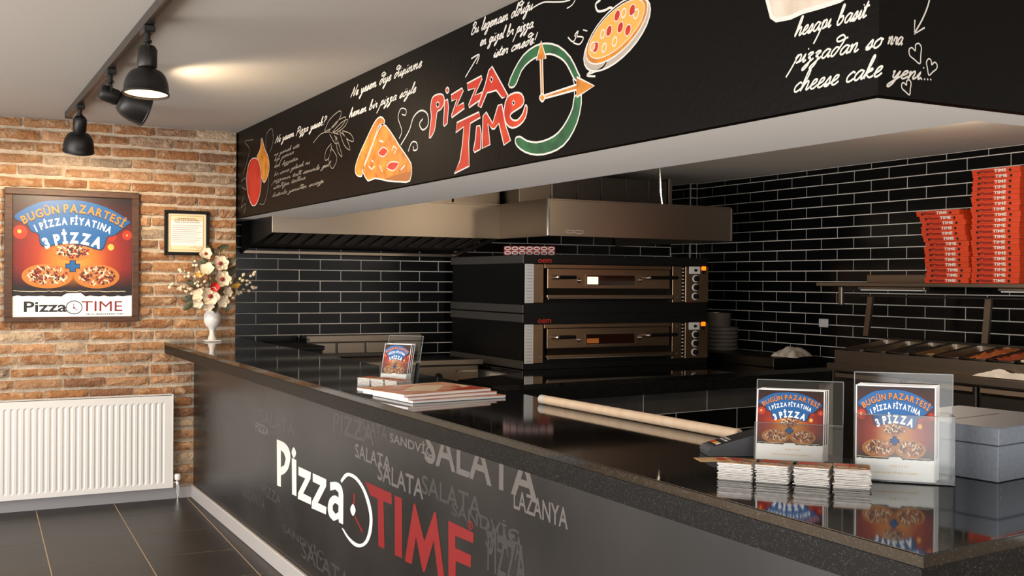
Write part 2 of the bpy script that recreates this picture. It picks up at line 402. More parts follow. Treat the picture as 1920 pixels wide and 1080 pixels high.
lettering('painted_word', [
 ([(-3.62,2.144),(-3.82,2.16),(-3.835,2.137),(-3.745,2.125),(-3.732,2.05),(-3.738,1.956),(-3.597,1.938),(-3.65,1.984),(-3.674,2.05),(-3.684,2.119),(-3.61,2.104)], []),
 ([(-3.801,2.107),(-3.831,2.106),(-3.843,2.071),(-3.837,2.013),(-3.785,2.006),(-3.775,2.016),(-3.792,2.057)], []),
 ([(-3.857,2.14),(-3.885,2.151),(-3.94,2.101),(-3.983,2.163),(-4.015,2.163),(-4.046,2.081),(-4.087,2.019),(-4.034,2.008),(-3.991,2.095),(-3.957,2.078),(-3.936,2.08),(-3.9,2.106),(-3.92,2.022),(-3.852,2.014)], []),
 (cm([(-4.035,2.148),(-4.058,2.183),(-4.117,2.191),(-4.168,2.179),(-4.188,2.152),(-4.169,2.133),(-4.105,2.122),(-4.081,2.111),(-4.101,2.094),(-4.14,2.088),(-4.179,2.107),(-4.197,2.134),(-4.212,2.124),(-4.201,2.09),(-4.157,2.068),(-4.099,2.064),(-4.053,2.084),(-4.032,2.118)], 2, True), [[(-4.096,2.157),(-4.107,2.165),(-4.119,2.154),(-4.108,2.146)]]),
], M_or)
lettering('painted_clock', [
 (cm([(-4.066,2.228),(-4.109,2.274),(-4.179,2.317),(-4.265,2.334),(-4.342,2.329),(-4.429,2.303),(-4.507,2.252),(-4.556,2.193),(-4.57,2.173),(-4.546,2.167),(-4.524,2.185),(-4.485,2.231),(-4.441,2.261),(-4.372,2.287),(-4.302,2.293),(-4.229,2.287),(-4.167,2.264),(-4.129,2.224),(-4.097,2.213)], 2, True), []),
 (cm([(-4.58,2.112),(-4.569,2.053),(-4.532,2.002),(-4.468,1.961),(-4.378,1.945),(-4.283,1.947),(-4.197,1.966),(-4.139,1.993),(-4.122,2.014),(-4.132,2.026),(-4.164,2.024),(-4.209,2.005),(-4.282,1.991),(-4.365,1.993),(-4.433,2.008),(-4.488,2.041),(-4.526,2.081),(-4.536,2.116)], 2, True), []),
], M_gn)
paint('painted_clock_ring', [], [M_chalk], [([(-4.525,2.176),(-4.535,2.158),(-4.537,2.113)], .005, 0, 2, False), ([(-4.568,2.169),(-4.581,2.14),(-4.579,2.107)], .005, 0, 2, False)])
lettering('painted_clock_hand', [
 ([(-4.314,2.14),(-4.33,2.137),(-4.321,2.279),(-4.347,2.275),(-4.31,2.343),(-4.278,2.281),(-4.304,2.279)], []),
 ([(-4.322,2.138),(-4.323,2.149),(-4.549,2.153),(-4.551,2.178),(-4.66,2.132),(-4.552,2.111),(-4.549,2.136)], []),
 (cm([(-4.302,2.146),(-4.322,2.156),(-4.34,2.14),(-4.322,2.129)], 4, True), []),
], M_yl, 5)
# pizza slice
sl = [([(-2.769,2.277),(-2.821,2.253),(-2.805,2.238),(-2.745,2.237),(-2.674,2.17),(-2.575,2.091),(-2.525,2.033),(-2.513,2.016),(-2.447,2.026),(-2.419,2.06),(-2.471,2.12),(-2.598,2.206),(-2.696,2.265)]),
      ([(-2.788,2.24),(-2.887,2.198),(-3.001,2.118),(-3.12,2.04),(-3.152,2.004),(-3.133,1.945),(-3.026,1.949),(-2.868,1.965),(-2.702,1.991),(-2.603,1.986),(-2.538,2.03),(-2.52,2.038),(-2.6,2.098),(-2.698,2.185)])]
polys = [(cm(sl[0], 3, True), [], 0, 1), (cm(sl[1], 2, True), [], 0, 2), ([(-2.822,1.978),(-2.936,1.985),(-3.153,1.986),(-3.133,1.945),(-2.845,1.967)], [], 3, 3)]
for e in ([(-2.738,2.107),(-2.8,2.129),(-2.861,2.107),(-2.808,2.085)], [(-2.853,2.029),(-2.901,2.05),(-2.998,2.036),(-2.936,2.008)]): polys.append((cm(e, 4, True), [], 2, 3))
st = [(cm(sl[0], 3, True), .007, 1, 4, True), (cm(sl[1], 2, True), .007, 1, 4, True)]
for e in polys[-2:]: st.append((e[0], .005, 1, 4, True))
for e in ([(-2.614,2.057),(-2.652,2.038),(-2.693,2.049)], [(-2.761,2.048),(-2.793,2.014)], [(-3.025,2.003),(-3.072,2.019)], [(-2.752,2.167),(-2.807,2.154)], [(-2.912,2.102),(-2.934,2.121),(-2.974,2.104),(-2.946,2.086)], [(-2.651,2.084),(-2.676,2.071)]): st.append((e, .007, 1, 4, False))
paint('painted_pizza_slice', polys, [M_yl, M_chalk, M_rd, M_brownp], st)
# vegetables at the far end
tom = cm([(-0.3332,2.28),(-0.4503,2.305),(-0.5745,2.275),(-0.6437,2.18),(-0.6328,2.074),(-0.5358,1.997),(-0.4205,1.994),(-0.3143,2.072),(-0.2729,2.186)], 3, True)
oni = cm([(-0.6514,2.416),(-0.7276,2.337),(-0.8148,2.27),(-0.8294,2.188),(-0.7325,2.123),(-0.6575,2.155),(-0.5974,2.255),(-0.5287,2.298),(-0.6175,2.349)], 3, True)
paint('painted_vegetables', [(tom, [], 0, 2), (oni, [], 1, 1)], [M_rd, M_yl, M_chalk, M_chalk2],
      [(tom, .005, 2, 3, True), (oni, .005, 2, 2, True)] + [(cm(p, 4), .004, 3, 1, False) for p in (
        [(-0.174,2.219),(-0.2942,2.308),(-0.3404,2.377),(-0.218,2.44),(-0.4334,2.429)], [(-0.7492,2.335),(-0.7686,2.426),(-0.8946,2.446),(-0.9172,2.363),(-0.8436,2.302)],
        [(-0.8172,2.166),(-0.7984,2.063),(-0.714,1.986),(-0.6036,1.993)], [(-0.1253,2.173),(-0.2486,2.188),(-0.2747,2.111),(-0.1513,2.133)],
        [(-0.2025,2.067),(-0.1296,1.996),(-0.2528,2.014),(-0.2056,1.941)], [(-0.3233,2.096),(-0.4015,2.2),(-0.4836,2.266),(-0.3914,2.225)], [(-0.6834,2.365),(-0.7509,2.265),(-0.753,2.171)])])
# olive sprig
paint('painted_olive_sprig', [], [M_chalk2, M_chalk], [(cm(p, 4), .0045, 0, 1, False) for p in (
    [(-1.731,2.266),(-1.86,2.3),(-2,2.296),(-2.164,2.265)], [(-1.923,2.308),(-2.014,2.361),(-2.176,2.386),(-2.191,2.357),(-2.09,2.317),(-1.938,2.306)], [(-1.985,2.295),(-2.134,2.336),(-2.268,2.342),(-2.235,2.309),(-2.106,2.286),(-2,2.294)],
    [(-2.046,2.283),(-2.192,2.319),(-2.305,2.324),(-2.25,2.293),(-2.135,2.278)], [(-2.179,2.277),(-2.279,2.233),(-2.341,2.165),(-2.252,2.198),(-2.179,2.273)], [(-2.222,2.277),(-2.348,2.245),(-2.392,2.203),(-2.293,2.226),(-2.222,2.272)],
    [(-2.121,2.26),(-2.18,2.196),(-2.219,2.142),(-2.152,2.175),(-2.112,2.251)], [(-2.047,2.229),(-1.956,2.2),(-1.942,2.152),(-2.003,2.156),(-2.053,2.219)], [(-2.047,2.205),(-2.138,2.143),(-2.065,2.093),(-2.003,2.146),(-2.048,2.2)], [(-2.016,2.282),(-2.107,2.223),(-2.151,2.228),(-2.091,2.268)])])
# squiggles and arrows
paint('painted_flourish', [], [M_chalk], [(cm(p, 5), wd, 0, 1, False) for p, wd in (
    ([(-3.022,2.117),(-3.118,2.171),(-3.169,2.225),(-3.25,2.243),(-3.32,2.218),(-3.327,2.17),(-3.272,2.156),(-3.235,2.185),(-3.271,2.204)], .007), ([(-3,2.147),(-3.032,2.181),(-2.987,2.245),(-3.019,2.282),(-3.08,2.27),(-3.074,2.246),(-3.031,2.256)], .005),
    ([(-3.109,2.078),(-3.15,2.114),(-3.202,2.108),(-3.213,2.079),(-3.172,2.077),(-3.167,2.096)], .006), ([(-3.696,2.316),(-3.809,2.38)], .006), ([(-3.749,2.381),(-3.82,2.384),(-3.797,2.352)], .006),
    ([(-4.738,2.209),(-4.706,2.183),(-4.619,2.175)], .006), ([(-4.644,2.186),(-4.613,2.173),(-4.664,2.162)], .006), ([(-4.691,2.402),(-4.663,2.394),(-4.675,2.37),(-4.715,2.363),(-4.751,2.364),(-4.777,2.344)], .008),
    ([(-4.836,2.369),(-4.82,2.343)], .007), ([(-4.25,2.474),(-4.322,2.476),(-4.404,2.459),(-4.46,2.448),(-4.504,2.444)], .005), ([(-4.482,2.42),(-4.515,2.424),(-4.536,2.436)], .004),
    ([(-4.491,2.321),(-4.527,2.3),(-4.557,2.329),(-4.535,2.317),(-4.588,2.302),(-4.566,2.284),(-4.527,2.296)], .005), ([(-4.587,2.327),(-4.613,2.318)], .004))])
# pizza on a tray
ax0 = [(-4.597,2.245),(-4.962,2.324)]
def pz(t, q):
    """t along the tray, q across, in the mural plane"""
    (ya, za), (yb, zb_) = ax0
    my, mz = (ya + yb) / 2, (za + zb_) / 2; hy, hz = (yb - ya) / 2, (zb_ - za) / 2
    return (my + t * hy, mz + t * hz + q * .105)
disc = lambda dt, dq, n=28, o=0: [pz(dt * cos(2 * pi * i / n), dq * sin(2 * pi * i / n) + o) for i in range(n)]
polys = [(disc(1.02, .82, o=-.13), [], 3, 1), (disc(.95, .74), [], 0, 2), (disc(.86, .62, o=.04), [], 4, 3)]
st = [(disc(1.02, .82, o=-.13), .006, 1, 2, True), (disc(.95, .74), .005, 1, 3, True), (disc(.86, .62, o=.04), .003, 1, 4, True)]
for t, q in ((-.2, .15), (.15, .0), (.05, .42), (-.62, -.05), (.5, .25), (.38, -.25)):
    e = [pz(t + .09 * cos(a), q + .16 * sin(a)) for a in [2 * pi * i / 12 for i in range(12)]]
    polys.append((e, [], 2, 4)); st.append((e, .003, 1, 5, True))
for t, q in ((-.4, .2), (-.35, -.25), (.62, .05), (.25, .35), (-.02, -.3), (-.72, .05)):
    st.append(([pz(t + .07 * cos(a), q + .13 * sin(a)) for a in [2 * pi * i / 10 for i in range(10)]], .005, 1, 5, True))
paint('painted_pizza', polys, [M_yl, M_chalk, M_rd, mat('tray_paint', (160, 150, 138), .6), mat('cheese_paint', (208, 152, 66), .6)], st)
# cheese cake wedge, cut by the ceiling
ck = [(-5.469,2.251),(-5.478,2.225),(-5.495,2.178),(-5.513,2.166),(-5.564,2.162),(-5.608,2.167),(-5.671,2.166),(-5.732,2.167),(-5.776,2.172),(-5.711,2.213),(-5.512,2.264)]
paint('painted_cheese_cake', [(ck, [], 0, 1)], [M_cream, M_chalk], [(ck, .012, 1, 2, True)])

# ---- cursive hand for the chalk writing: strokes on a 0..1 x-height
GL = {
 'a': (1.0, [[(.8, .85), (.45, 1), (.1, .6), (.15, .1), (.45, .05), (.75, .6), (.82, .95), (.75, .3), (.85, .02), (1.0, .2)]]),
 'b': (.95, [[(0, .3), (.3, 1.3), (.35, 2.1), (.15, 2.1), (.1, 1), (.1, .1), (.4, 0), (.7, .4), (.6, .9), (.3, .8)]]),
 'c': (.8, [[(.75, .8), (.5, 1), (.12, .6), (.15, .1), (.45, 0), (.8, .25)]]),
 'd': (1.0, [[(.75, .85), (.4, 1), (.1, .5), (.2, .03), (.5, .15), (.8, .9), (1.0, 1.8), (.6, 2.3), (.1, 2.0), (.4, 1.6), (1.3, 1.9)]]),
 'e': (.8, [[(0, .3), (.5, .6), (.6, .95), (.3, .95), (.12, .5), (.2, .05), (.5, .02), (.8, .3)]]),
 'f': (.6, [[(0, .3), (.4, 1.6), (.45, 2.1), (.25, 2.0), (.1, .5), (-.1, -1), (.1, -.9), (.3, .1), (.6, .3)]]),
 'g': (.95, [[(.8, .85), (.45, 1), (.1, .6), (.2, .1), (.5, .1), (.82, .95), (.6, -.7), (.25, -1.1), (.1, -.8), (.9, .2)]]),
 'h': (1.0, [[(0, .2), (.35, 1.3), (.4, 2.2), (.2, 2.1), (.1, .8), (.05, 0), (.3, .7), (.6, 1), (.7, .7), (.65, .1), (.8, .02), (1.0, .25)]]),
 'i': (.5, [[(0, .3), (.22, .95), (.18, .2), (.3, .02), (.5, .25)], [(.3, 1.45), (.34, 1.55)]]),
 'k': (.95, [[(0, .2), (.3, 1.3), (.4, 2.2), (.2, 2.1), (.1, 0)], [(.1, .45), (.5, .95), (.65, .8), (.2, .5), (.6, .05), (.95, .2)]]),
 'l': (.5, [[(0, .3), (.35, 1.5), (.38, 2.2), (.2, 2.1), (.12, .4), (.25, .02), (.5, .25)]]),
 'm': (1.4, [[(0, .7), (.15, .95), (.12, 0), (.3, .75), (.5, 1), (.58, .7), (.52, 0), (.7, .75), (.9, 1), (1.0, .7), (.95, .15), (1.1, .02), (1.4, .25)]]),
 'n': (1.0, [[(0, .7), (.15, .95), (.12, 0), (.3, .75), (.55, 1), (.65, .7), (.6, .15), (.75, .02), (1.0, .25)]]),
 'o': (.85, [[(.5, 1), (.12, .7), (.12, .15), (.4, 0), (.7, .3), (.65, .85), (.45, 1), (.85, .8)]]),
 'p': (.95, [[(.1, .6), (.3, 1.0), (.0, -.6), (-.25, -1.5)], [(.15, .5), (.45, 1), (.7, .85), (.65, .25), (.35, .05), (.95, .25)]]),
 'r': (.75, [[(0, .4), (.2, 1.0), (.3, .8), (.55, .9), (.5, .3), (.6, .02), (.75, .25)]]),
 's': (.7, [[(0, .2), (.4, 1.0), (.5, .5), (.45, .05), (.15, 0), (.1, .15), (.7, .25)]]),
 't': (.6, [[(0, .3), (.3, 1.8), (.2, .5), (.25, .05), (.6, .25)], [(-.05, 1.15), (.6, 1.3)]]),
 'u': (1.0, [[(0, .6), (.12, .95), (.1, .3), (.3, .03), (.6, .5), (.72, .95), (.68, .2), (.8, .02), (1.0, .25)]]),
 'v': (.8, [[(0, .8), (.15, .95), (.25, .05), (.55, .5), (.6, 1), (.8, .85)]]),
 'y': (.95, [[(0, .7), (.12, .95), (.15, .2), (.4, .1), (.7, .95), (.5, -.5), (.15, -1.1), (.0, -.8), (.95, .25)]]),
 'z': (.85, [[(.05, .75), (.3, 1.0), (.6, .9), (.2, .4), (.5, .3), (.45, -.5), (.1, -1.0), (0, -.7), (.85, .25)]]),
 'N': (1.5, [[(0, 0), (.3, 1.0), (.5, 2.0), (.7, .9), (.95, .05), (1.2, 1.2), (1.5, 2.2)]]),
 'P': (1.3, [[(.2, -.2), (.35, 1), (.45, 1.9)], [(.1, 1.6), (.5, 2.1), (1.1, 1.9), (1.1, 1.2), (.6, .9), (.4, 1.0)]]),
 'B': (1.3, [[(.2, 0), (.35, 1), (.45, 1.9)], [(.1, 1.6), (.5, 2.1), (1.0, 1.9), (.95, 1.3), (.5, 1.1), (1.1, .9), (1.05, .15), (.5, -.1), (.2, .1)]]),
 '?': (.9, [[(.1, 1.6), (.4, 2.1), (.8, 1.8), (.6, 1.2), (.35, .8), (.4, .5)], [(.35, .05), (.4, .12)]]),
 '!': (.5, [[(.25, 2.0), (.2, .6)], [(.18, .05), (.22, .15)]]),
 '.': (.35, [[(.1, 0), (.17, .1)]]), ' ': (.75, []),
}
ALT = {'ı': 'i', 'ü': 'u', 'ö': 'o', 'ş': 's', 'ğ': 'g', 'ç': 'c'}
def script(name, rows, on=onB, parent=bulk, m=M_chalk, slant=.75):
    """rows: (text, (a0, z0), (a1, z1), x-height, stroke); baseline runs from the first to the second point"""
    mb = MB()
    for text, A, Bp, xh, wd in rows:
        tot = sum(GL[ALT.get(ch, ch)][0] for ch in text); dx, dz = Bp[0] - A[0], Bp[1] - A[1]; cur = 0
        fx = 1 / tot
        for ch in text:
            adv, strokes = GL[ALT.get(ch, ch)]
            extra = []
            if ch in 'üö': extra = [[(.25, 1.4), (.28, 1.5)], [(.6, 1.4), (.63, 1.5)]]
            if ch == 'ş': extra = [[(.3, -.1), (.4, -.35), (.2, -.45)]]
            if ch == 'ğ': extra = [[(.25, 1.5), (.45, 1.3), (.65, 1.55)]]
            if ch == 'ı': strokes = strokes[:1]
            for s_ in list(strokes) + extra:
                pts = [(cur + x + slant * y * .5, y) for x, y in s_]
                pts = cm(pts, 4) if len(pts) > 2 else pts
                mb.ribbon([(A[0] + px * fx * dx, A[1] + px * fx * dz + py * xh) for px, py in pts], wd, on(1 + .05 * (len(mb.v) % 37) / 37), False, (-1e-5, -1e-5, 0))
            cur += adv
    return mb.build(name, m, parent, fix=False)
def bl(pts): return pts
script('chalk_writing', [
 ('hesapı basit', *[(-5.579,2.111),(-5.812,2.11)], 0.0198, .0046),
 ('pizzadan so', *[(-5.574,2.044),(-5.857,2.034)], 0.0198, .0046),
 ('cheese cake', *[(-5.575,1.974),(-5.858,1.969)], 0.0211, .0046)])
rt = [(0.3197,2.044),(0.3667,2.048),(0.3316,1.969),(0.4672,1.977)]
script('chalk_writing', [('nra', rt[0], rt[1], .018, .0042), ('yeni....', rt[2], rt[3], .018, .0042)], on=onR)
heart = [(0, -1), (-.55, -.3), (-.95, .3), (-.75, .85), (-.3, .85), (0, .4), (.3, .9), (.8, .85), (.95, .35), (.5, -.3)]
mb = MB()
for (cx, cz), s_, a in zip([(0.414,2.031),(0.4616,2.005),(0.3847,1.951)], (.023, .019, .017), (.5, -.35, .45)):
    mb.ribbon(cm([(cx + s_ * (x * cos(a) - y * sin(a)), cz + s_ * (x * sin(a) + y * cos(a))) for x, y in heart], 4, True), .0032, onR(1), True)
for p in ([(0.4566,2.173),(0.4492,2.147),(0.4302,2.112),(0.4051,2.078)], [(0.4072,2.11),(0.4052,2.077),(0.4396,2.096)]): mb.ribbon(cm(p, 3) if len(p) > 3 else p, .0042, onR(1))
mb.build('chalk_hearts', M_chalk, bulk, fix=False)
script('chalk_writing', [
 ('Ne yesem diye düşünme', *[(-2.344,2.432),(-3.251,2.434)], 0.0220, .006),
 ('hemen bir pizza söyle', *[(-2.319,2.331),(-3.188,2.333)], 0.0198, .006),
 ('Bu legemasn olduğu', *[(-3.74,2.477),(-4.244,2.469)], 0.0198, .0055),
 ('en güzel br pizza.', *[(-3.823,2.417),(-4.258,2.404)], 0.0185, .0055),
 ('ister cmede!', *[(-3.939,2.35),(-4.267,2.345)], 0.0176, .0055),
 ('Ne yesem Pizza yesek?', *[(-0.9586,2.347),(-1.938,2.346)], 0.0198, .0055)])
script('chalk_writing', [(t, *p, .011, .003) for t, p in (
 ('ne yemek iste', [(-0.9399,2.269),(-1.464,2.273)]), ('hep yanına', [(-0.9407,2.235),(-1.356,2.245)]), ('tek lezzetin', [(-0.9416,2.195),(-1.44,2.199)]),
 ('bir sonra gelecek mi', [(-0.9428,2.144),(-1.667,2.157)]), ('pizzanın tadı seninle gel', [(-0.9231,2.105),(-2.004,2.111)]), ('istediğin tadına', [(-0.9241,2.063),(-1.583,2.076)]), ('hatırla yeniden sıcağı', [(-0.9045,2.015),(-1.913,2.03)]))], m=M_chalk2)

# ================================================================== CUSTOMER COUNTER
def panel_mat():
    m = bpy.data.materials.new('charcoal_printed_panel'); m.use_nodes = True; nt = m.node_tree; b = nt.nodes['Principled BSDF']
    tc = nt.nodes.new('ShaderNodeTexCoord'); n = nt.nodes.new('ShaderNodeTexNoise'); n.inputs['Scale'].default_value = 2.2; n.inputs['Detail'].default_value = 6
    nt.links.new(tc.outputs['Object'], n.inputs['Vector'])
    r = nt.nodes.new('ShaderNodeValToRGB'); r.color_ramp.elements[0].position = .3; r.color_ramp.elements[0].color = lin((20, 19, 18)); r.color_ramp.elements[1].position = .75; r.color_ramp.elements[1].color = lin((44, 41, 40))
    nt.links.new(n.outputs['Fac'], r.inputs[0]); nt.links.new(r.outputs[0], b.inputs['Base Color']); b.inputs['Roughness'].default_value = .34
    return m
M_panel = panel_mat()
fr = thing('customer_counter', 'long charcoal counter front panel printed with a large pizza shop logo', 'counter')
MB().box(0, .05, -6.22, -.03, .085, .993).build('front_panel', M_panel, fr)
MB().box(.05, .36, -6.2, YT - .02, 0, .99).box(.36, 1.8, -6.2, -5.85, 0, .99).build('carcass', M_black, fr)
MB().cbox(-.02, 0, -6.22, -.03, 0, .088, .004).build('skirting', M_alu, fr)
def onF(d): return lambda y, z: (-.0004 - d * .00012, y, z)
def logo(name, shapes, m):
    mb = MB()
    for pts, holes in shapes: mb.poly(pts, holes, onF(2))
    return mb.build(name, m, fr, fix=False)
logo('logo_word', [
 (cm([(-2.066,0.6649),(-2.192,0.6663),(-2.282,0.6481),(-2.312,0.6052),(-2.271,0.5422),(-2.196,0.5045)], 3) + [(-2.146,0.4906),(-2.147,0.4308),(-2.078,0.4268)], [[(-2.143,0.6208),(-2.197,0.6131),(-2.231,0.5884),(-2.205,0.551),(-2.145,0.5321)]]),
 ([(-2.335,0.6085),(-2.411,0.6086),(-2.418,0.4308),(-2.345,0.4272)], []), (cm([(-2.331,0.6361),(-2.368,0.6658),(-2.407,0.6423),(-2.37,0.6118)], 4, True), []),
 ([(-2.448,0.5819),(-2.645,0.5857),(-2.64,0.5536),(-2.527,0.464),(-2.654,0.4668),(-2.649,0.432),(-2.439,0.4227),(-2.445,0.4523),(-2.558,0.5419),(-2.449,0.5397)], []),
 ([(-2.674,0.5858),(-2.873,0.5894),(-2.871,0.5565),(-2.753,0.4601),(-2.878,0.4635),(-2.871,0.4287),(-2.658,0.4176),(-2.666,0.4511),(-2.787,0.5473),(-2.675,0.546)], []),
 (cm([(-2.926,0.5854),(-3.023,0.6017),(-3.083,0.5911),(-3.106,0.5581)], 3) + [(-3.106,0.4307),(-3.052,0.4281),(-3.044,0.4431)] + cm([(-2.981,0.4206),(-2.919,0.4311),(-2.897,0.4653),(-2.922,0.5083),(-2.986,0.5367),(-3.045,0.5371)], 3) + [(-3.042,0.559),(-2.999,0.5657),(-2.929,0.5478)], [[(-2.995,0.5047),(-3.043,0.5036),(-3.043,0.4737),(-3.006,0.4565),(-2.967,0.4659),(-2.964,0.4864)]]),
], M_print_w)
logo('logo_clock', [(cm([(-3.068,0.6174),(-3.121,0.6533),(-3.181,0.6686),(-3.275,0.6661),(-3.366,0.6356),(-3.433,0.5853),(-3.462,0.5293),(-3.45,0.4655),(-3.403,0.413),(-3.326,0.379),(-3.246,0.3685),(-3.163,0.3812),(-3.107,0.4021),(-3.085,0.4123)], 3) + cm([(-3.114,0.4118),(-3.175,0.3935),(-3.257,0.3854),(-3.326,0.3931),(-3.381,0.4199),(-3.417,0.4665),(-3.429,0.523),(-3.402,0.572),(-3.344,0.6224),(-3.264,0.6499),(-3.182,0.6541),(-3.139,0.6406),(-3.083,0.6084)], 3), []),
 (cm([(-3.196,0.5135),(-3.229,0.543),(-3.262,0.5219),(-3.23,0.4918)], 4, True), [])], M_print_w)
logo('logo_word', [([(-3.372,0.6639),(-3.668,0.6655),(-3.673,0.6222),(-3.583,0.6205),(-3.597,0.4326),(-3.531,0.4294),(-3.519,0.6179),(-3.438,0.6172)], []), ([(-3.701,0.664),(-3.774,0.6647),(-3.78,0.4373),(-3.707,0.4331)], []),
 ([(-3.806,0.4326),(-3.889,0.6659),(-3.903,0.6686),(-3.991,0.5475),(-4.076,0.6715),(-4.091,0.6717),(-4.172,0.4448),(-4.117,0.4394),(-4.074,0.5689),(-3.996,0.4356),(-3.977,0.4338),(-3.913,0.5481),(-3.875,0.436)], []),
 ([(-4.197,0.6641),(-4.396,0.663),(-4.395,0.6285),(-4.255,0.6239),(-4.256,0.582),(-4.378,0.5839),(-4.377,0.543),(-4.26,0.5377),(-4.259,0.4731),(-4.398,0.4811),(-4.397,0.4416),(-4.202,0.4281)], []),
 ([(-3.237,0.5894),(-3.256,0.5927),(-3.252,0.5441),(-3.231,0.5402)], []), ([(-3.239,0.4952),(-3.262,0.4965),(-3.358,0.4503),(-3.341,0.4427)], []),
 (cm([(-4.349,0.6815),(-4.372,0.6987),(-4.394,0.6845),(-4.372,0.6674)], 4, True), [cm([(-4.354,0.6827),(-4.372,0.6955),(-4.389,0.684),(-4.372,0.6705)], 4, True)])], M_red_logo)
rp = [(-4.365,0.6734),(-4.382,0.6919)]
mb = MB(); put_text(mb, 'R', rp[0][0], rp[1][0], rp[0][1], rp[1][1], onF(2), .01); mb.build('registered_mark', M_red_logo, fr, fix=False)
# pale ghost words printed in the background
G1 = mat('grey_ghost_print', (94, 89, 86), .36); G2 = mat('dim_ghost_print', (58, 55, 53), .36)
gw = [('SALATA', [(-3.986,0.8178),(-4.825,0.987)], .13, 1), ('SANDVİÇ', [(-3.645,0.8313),(-4.059,0.9372)], .055, 1), ('SALATA', [(-3.251,0.7276),(-3.655,0.8254)], .06, 1),
      ('SALATA', [(-3.516,0.6765),(-3.978,0.789)], .075, 1), ('LAZANYA', [(-4.675,0.7967),(-4.999,0.858)], .06, 1), ('PIZZA', [(-2.968,0.8198),(-3.48,0.9149)], .085, 0),
      ('SALATA', [(-3.283,0.8516),(-3.623,0.9321)], .06, 0), ('SALATA', [(-1.743,0.6962),(-2.384,0.8114)], .075, 0), ('PIZZA', [(-1.646,0.6531),(-1.911,0.7166)], .045, 1), ('SALATA', [(-3.962,0.6967),(-4.454,0.8104)], .07, 0),
      ('SANDVİÇ', [(-4.224,0.6661),(-4.712,0.7634)], .07, 0), ('PIZZA', [(-4.498,0.5991),(-4.761,0.6595)], .13, 0), ('SALATA', [(-4.484,0.6507),(-4.736,0.7054)], .08, 0), ('SANDVİÇ', [(-2.186,0.1921),(-2.847,0.2708)], .06, 0), ('PIZZA', [(-1.789,0.3439),(-2.148,0.3777)], .06, 0),
      ('SALATA', [(-2.507,0.1225),(-3.201,0.2602)], .08, 0)]
for gi, (t, ((ya, za), (yb, zb_)), h, br) in enumerate(gw):
    mb = MB(); zc = min((za + zb_) / 2, .985 - h / 2); put_text(mb, t, ya, yb, zc - h / 2, zc + h / 2, onF(.4 + gi * .08), .015)
    mb.build('printed_word', G1 if br else G2, fr, fix=False)
for t, y, z, wl, h in (('PIZZA', -.35, .62, .28, .05), ('SALATA', -.3, .5, .3, .05), ('PIZZA', -.7, .66, .35, .06), ('SALATA', -.45, .36, .25, .05), ('SANDVİÇ', -1.1, .74, .4, .05), ('PIZZA', -.8, .3, .3, .06), ('LAZANYA', -1.35, .25, .5, .06), ('PIZZA', -5.6, .5, .4, .09), ('SALATA', -5.2, .3, .5, .09)):
    mb = MB(); put_text(mb, t, y, y - wl, z, z + h, onF(1), .015); mb.build('printed_word', G2, fr, fix=False)

# worktop: two granite slabs, apron below
wt = thing('counter_worktop', 'polished black granite worktop on the customer counter, turning the near corner', 'worktop')
def slab(name, poly, z0, z1, c, m, par):
    bm = bmesh.new(); vs = [bm.verts.new((x, y, z0)) for x, y in poly]; f = bm.faces.new(vs)
    r = bmesh.ops.extrude_face_region(bm, geom=[f]); tv = [g for g in r['geom'] if isinstance(g, bmesh.types.BMVert)]
    for v in tv: v.co.z = z1
    bmesh.ops.recalc_face_normals(bm, faces=bm.faces)
    if c:
        ed = [e for e in bm.edges if all(abs(v.co.z - z1) < 1e-6 for v in e.verts)]
        bmesh.ops.bevel(bm, geom=ed, offset=c, segments=2, affect='EDGES')
    me = bpy.data.meshes.new(name); bm.to_mesh(me); bm.free(); me.materials.append(m)
    return link(name, me, par)
JY = -3.05
slab('slab', [(-.2, -.03), (-.2, JY + .001), (.4, JY + .001), (.4, YT - .02), (.292, YT - .02), (.292, -.03)], 1.049, TOP, .0025, M_granite, wt)
slab('slab', [(-.2, JY - .001), (-.2, -6.417), (1.9, -6.22), (1.9, -5.72), (.4, -5.72), (.4, JY - .001)], 1.049, TOP, .0025, M_granite, wt)
slab('apron', [(-.197, -.03), (-.197, -6.41), (1.9, -6.215), (1.9, -6.13), (-.12, -6.32), (-.12, -.03)], .993, 1.0485, .002, M_gran_side, wt)
MB().box(-.12, .38, -6.3, -.03, .993, 1.0485).build('underlay', M_black, wt)

# ================================================================== OVEN BENCH and back counters
bench = thing('oven_bench', 'low black granite bench with tiled base carrying the pizza ovens', 'bench')
BF = [(1.38, -1.83), (3.88, -1.57), (XR - .005, -1.51)]
slab('worktop', BF + [(XR - .005, YT - .02), (2.06, YT - .02), (2.06, -1.0), (1.38, -1.35)], .835, ZBEN, .002, M_granite, bench)
slab('apron', BF + [(XR - .005, -1.45), (3.88, -1.51), (1.40, -1.77)], .752, .8345, 0, M_gran_side, bench)
slab('base', [(1.46, -1.74), (3.88, -1.49), (XR - .005, -1.43), (XR - .005, .3), (2.1, .3), (2.1, -.9), (1.46, -1.3)], 0.0, .8345, 0, M_grout, bench)
ang = math.atan2(.25, 2.42); 
for r_ in range(4):
    z0 = .752 - (r_ + 1) * .149; xx = 1.46 - (.29 if r_ % 2 else 0)
    for k in range(6):
        a = max(xx + .585 * k, 1.462); b = min(xx + .585 * (k + 1), 4.42)
        if b - a < .05: continue
        o = MB().cbox(-(b - a) / 2 + .004, (b - a) / 2 - .004, -.008, 0, -.0715, .0715, .002).build('tile', M_tile if r_ else mat('lit_grey_tile', (52, 50, 49), .45, noise=(70, 67, 64), nscale=5), bench)  # top row coloured greyer, light on the black tiles put into the colour
        m_ = (a + b) / 2; o.location = (m_, -1.74 + (m_ - 1.46) * .1033 - .0005, z0 + .0745); o.rotation_euler = (0, 0, ang)
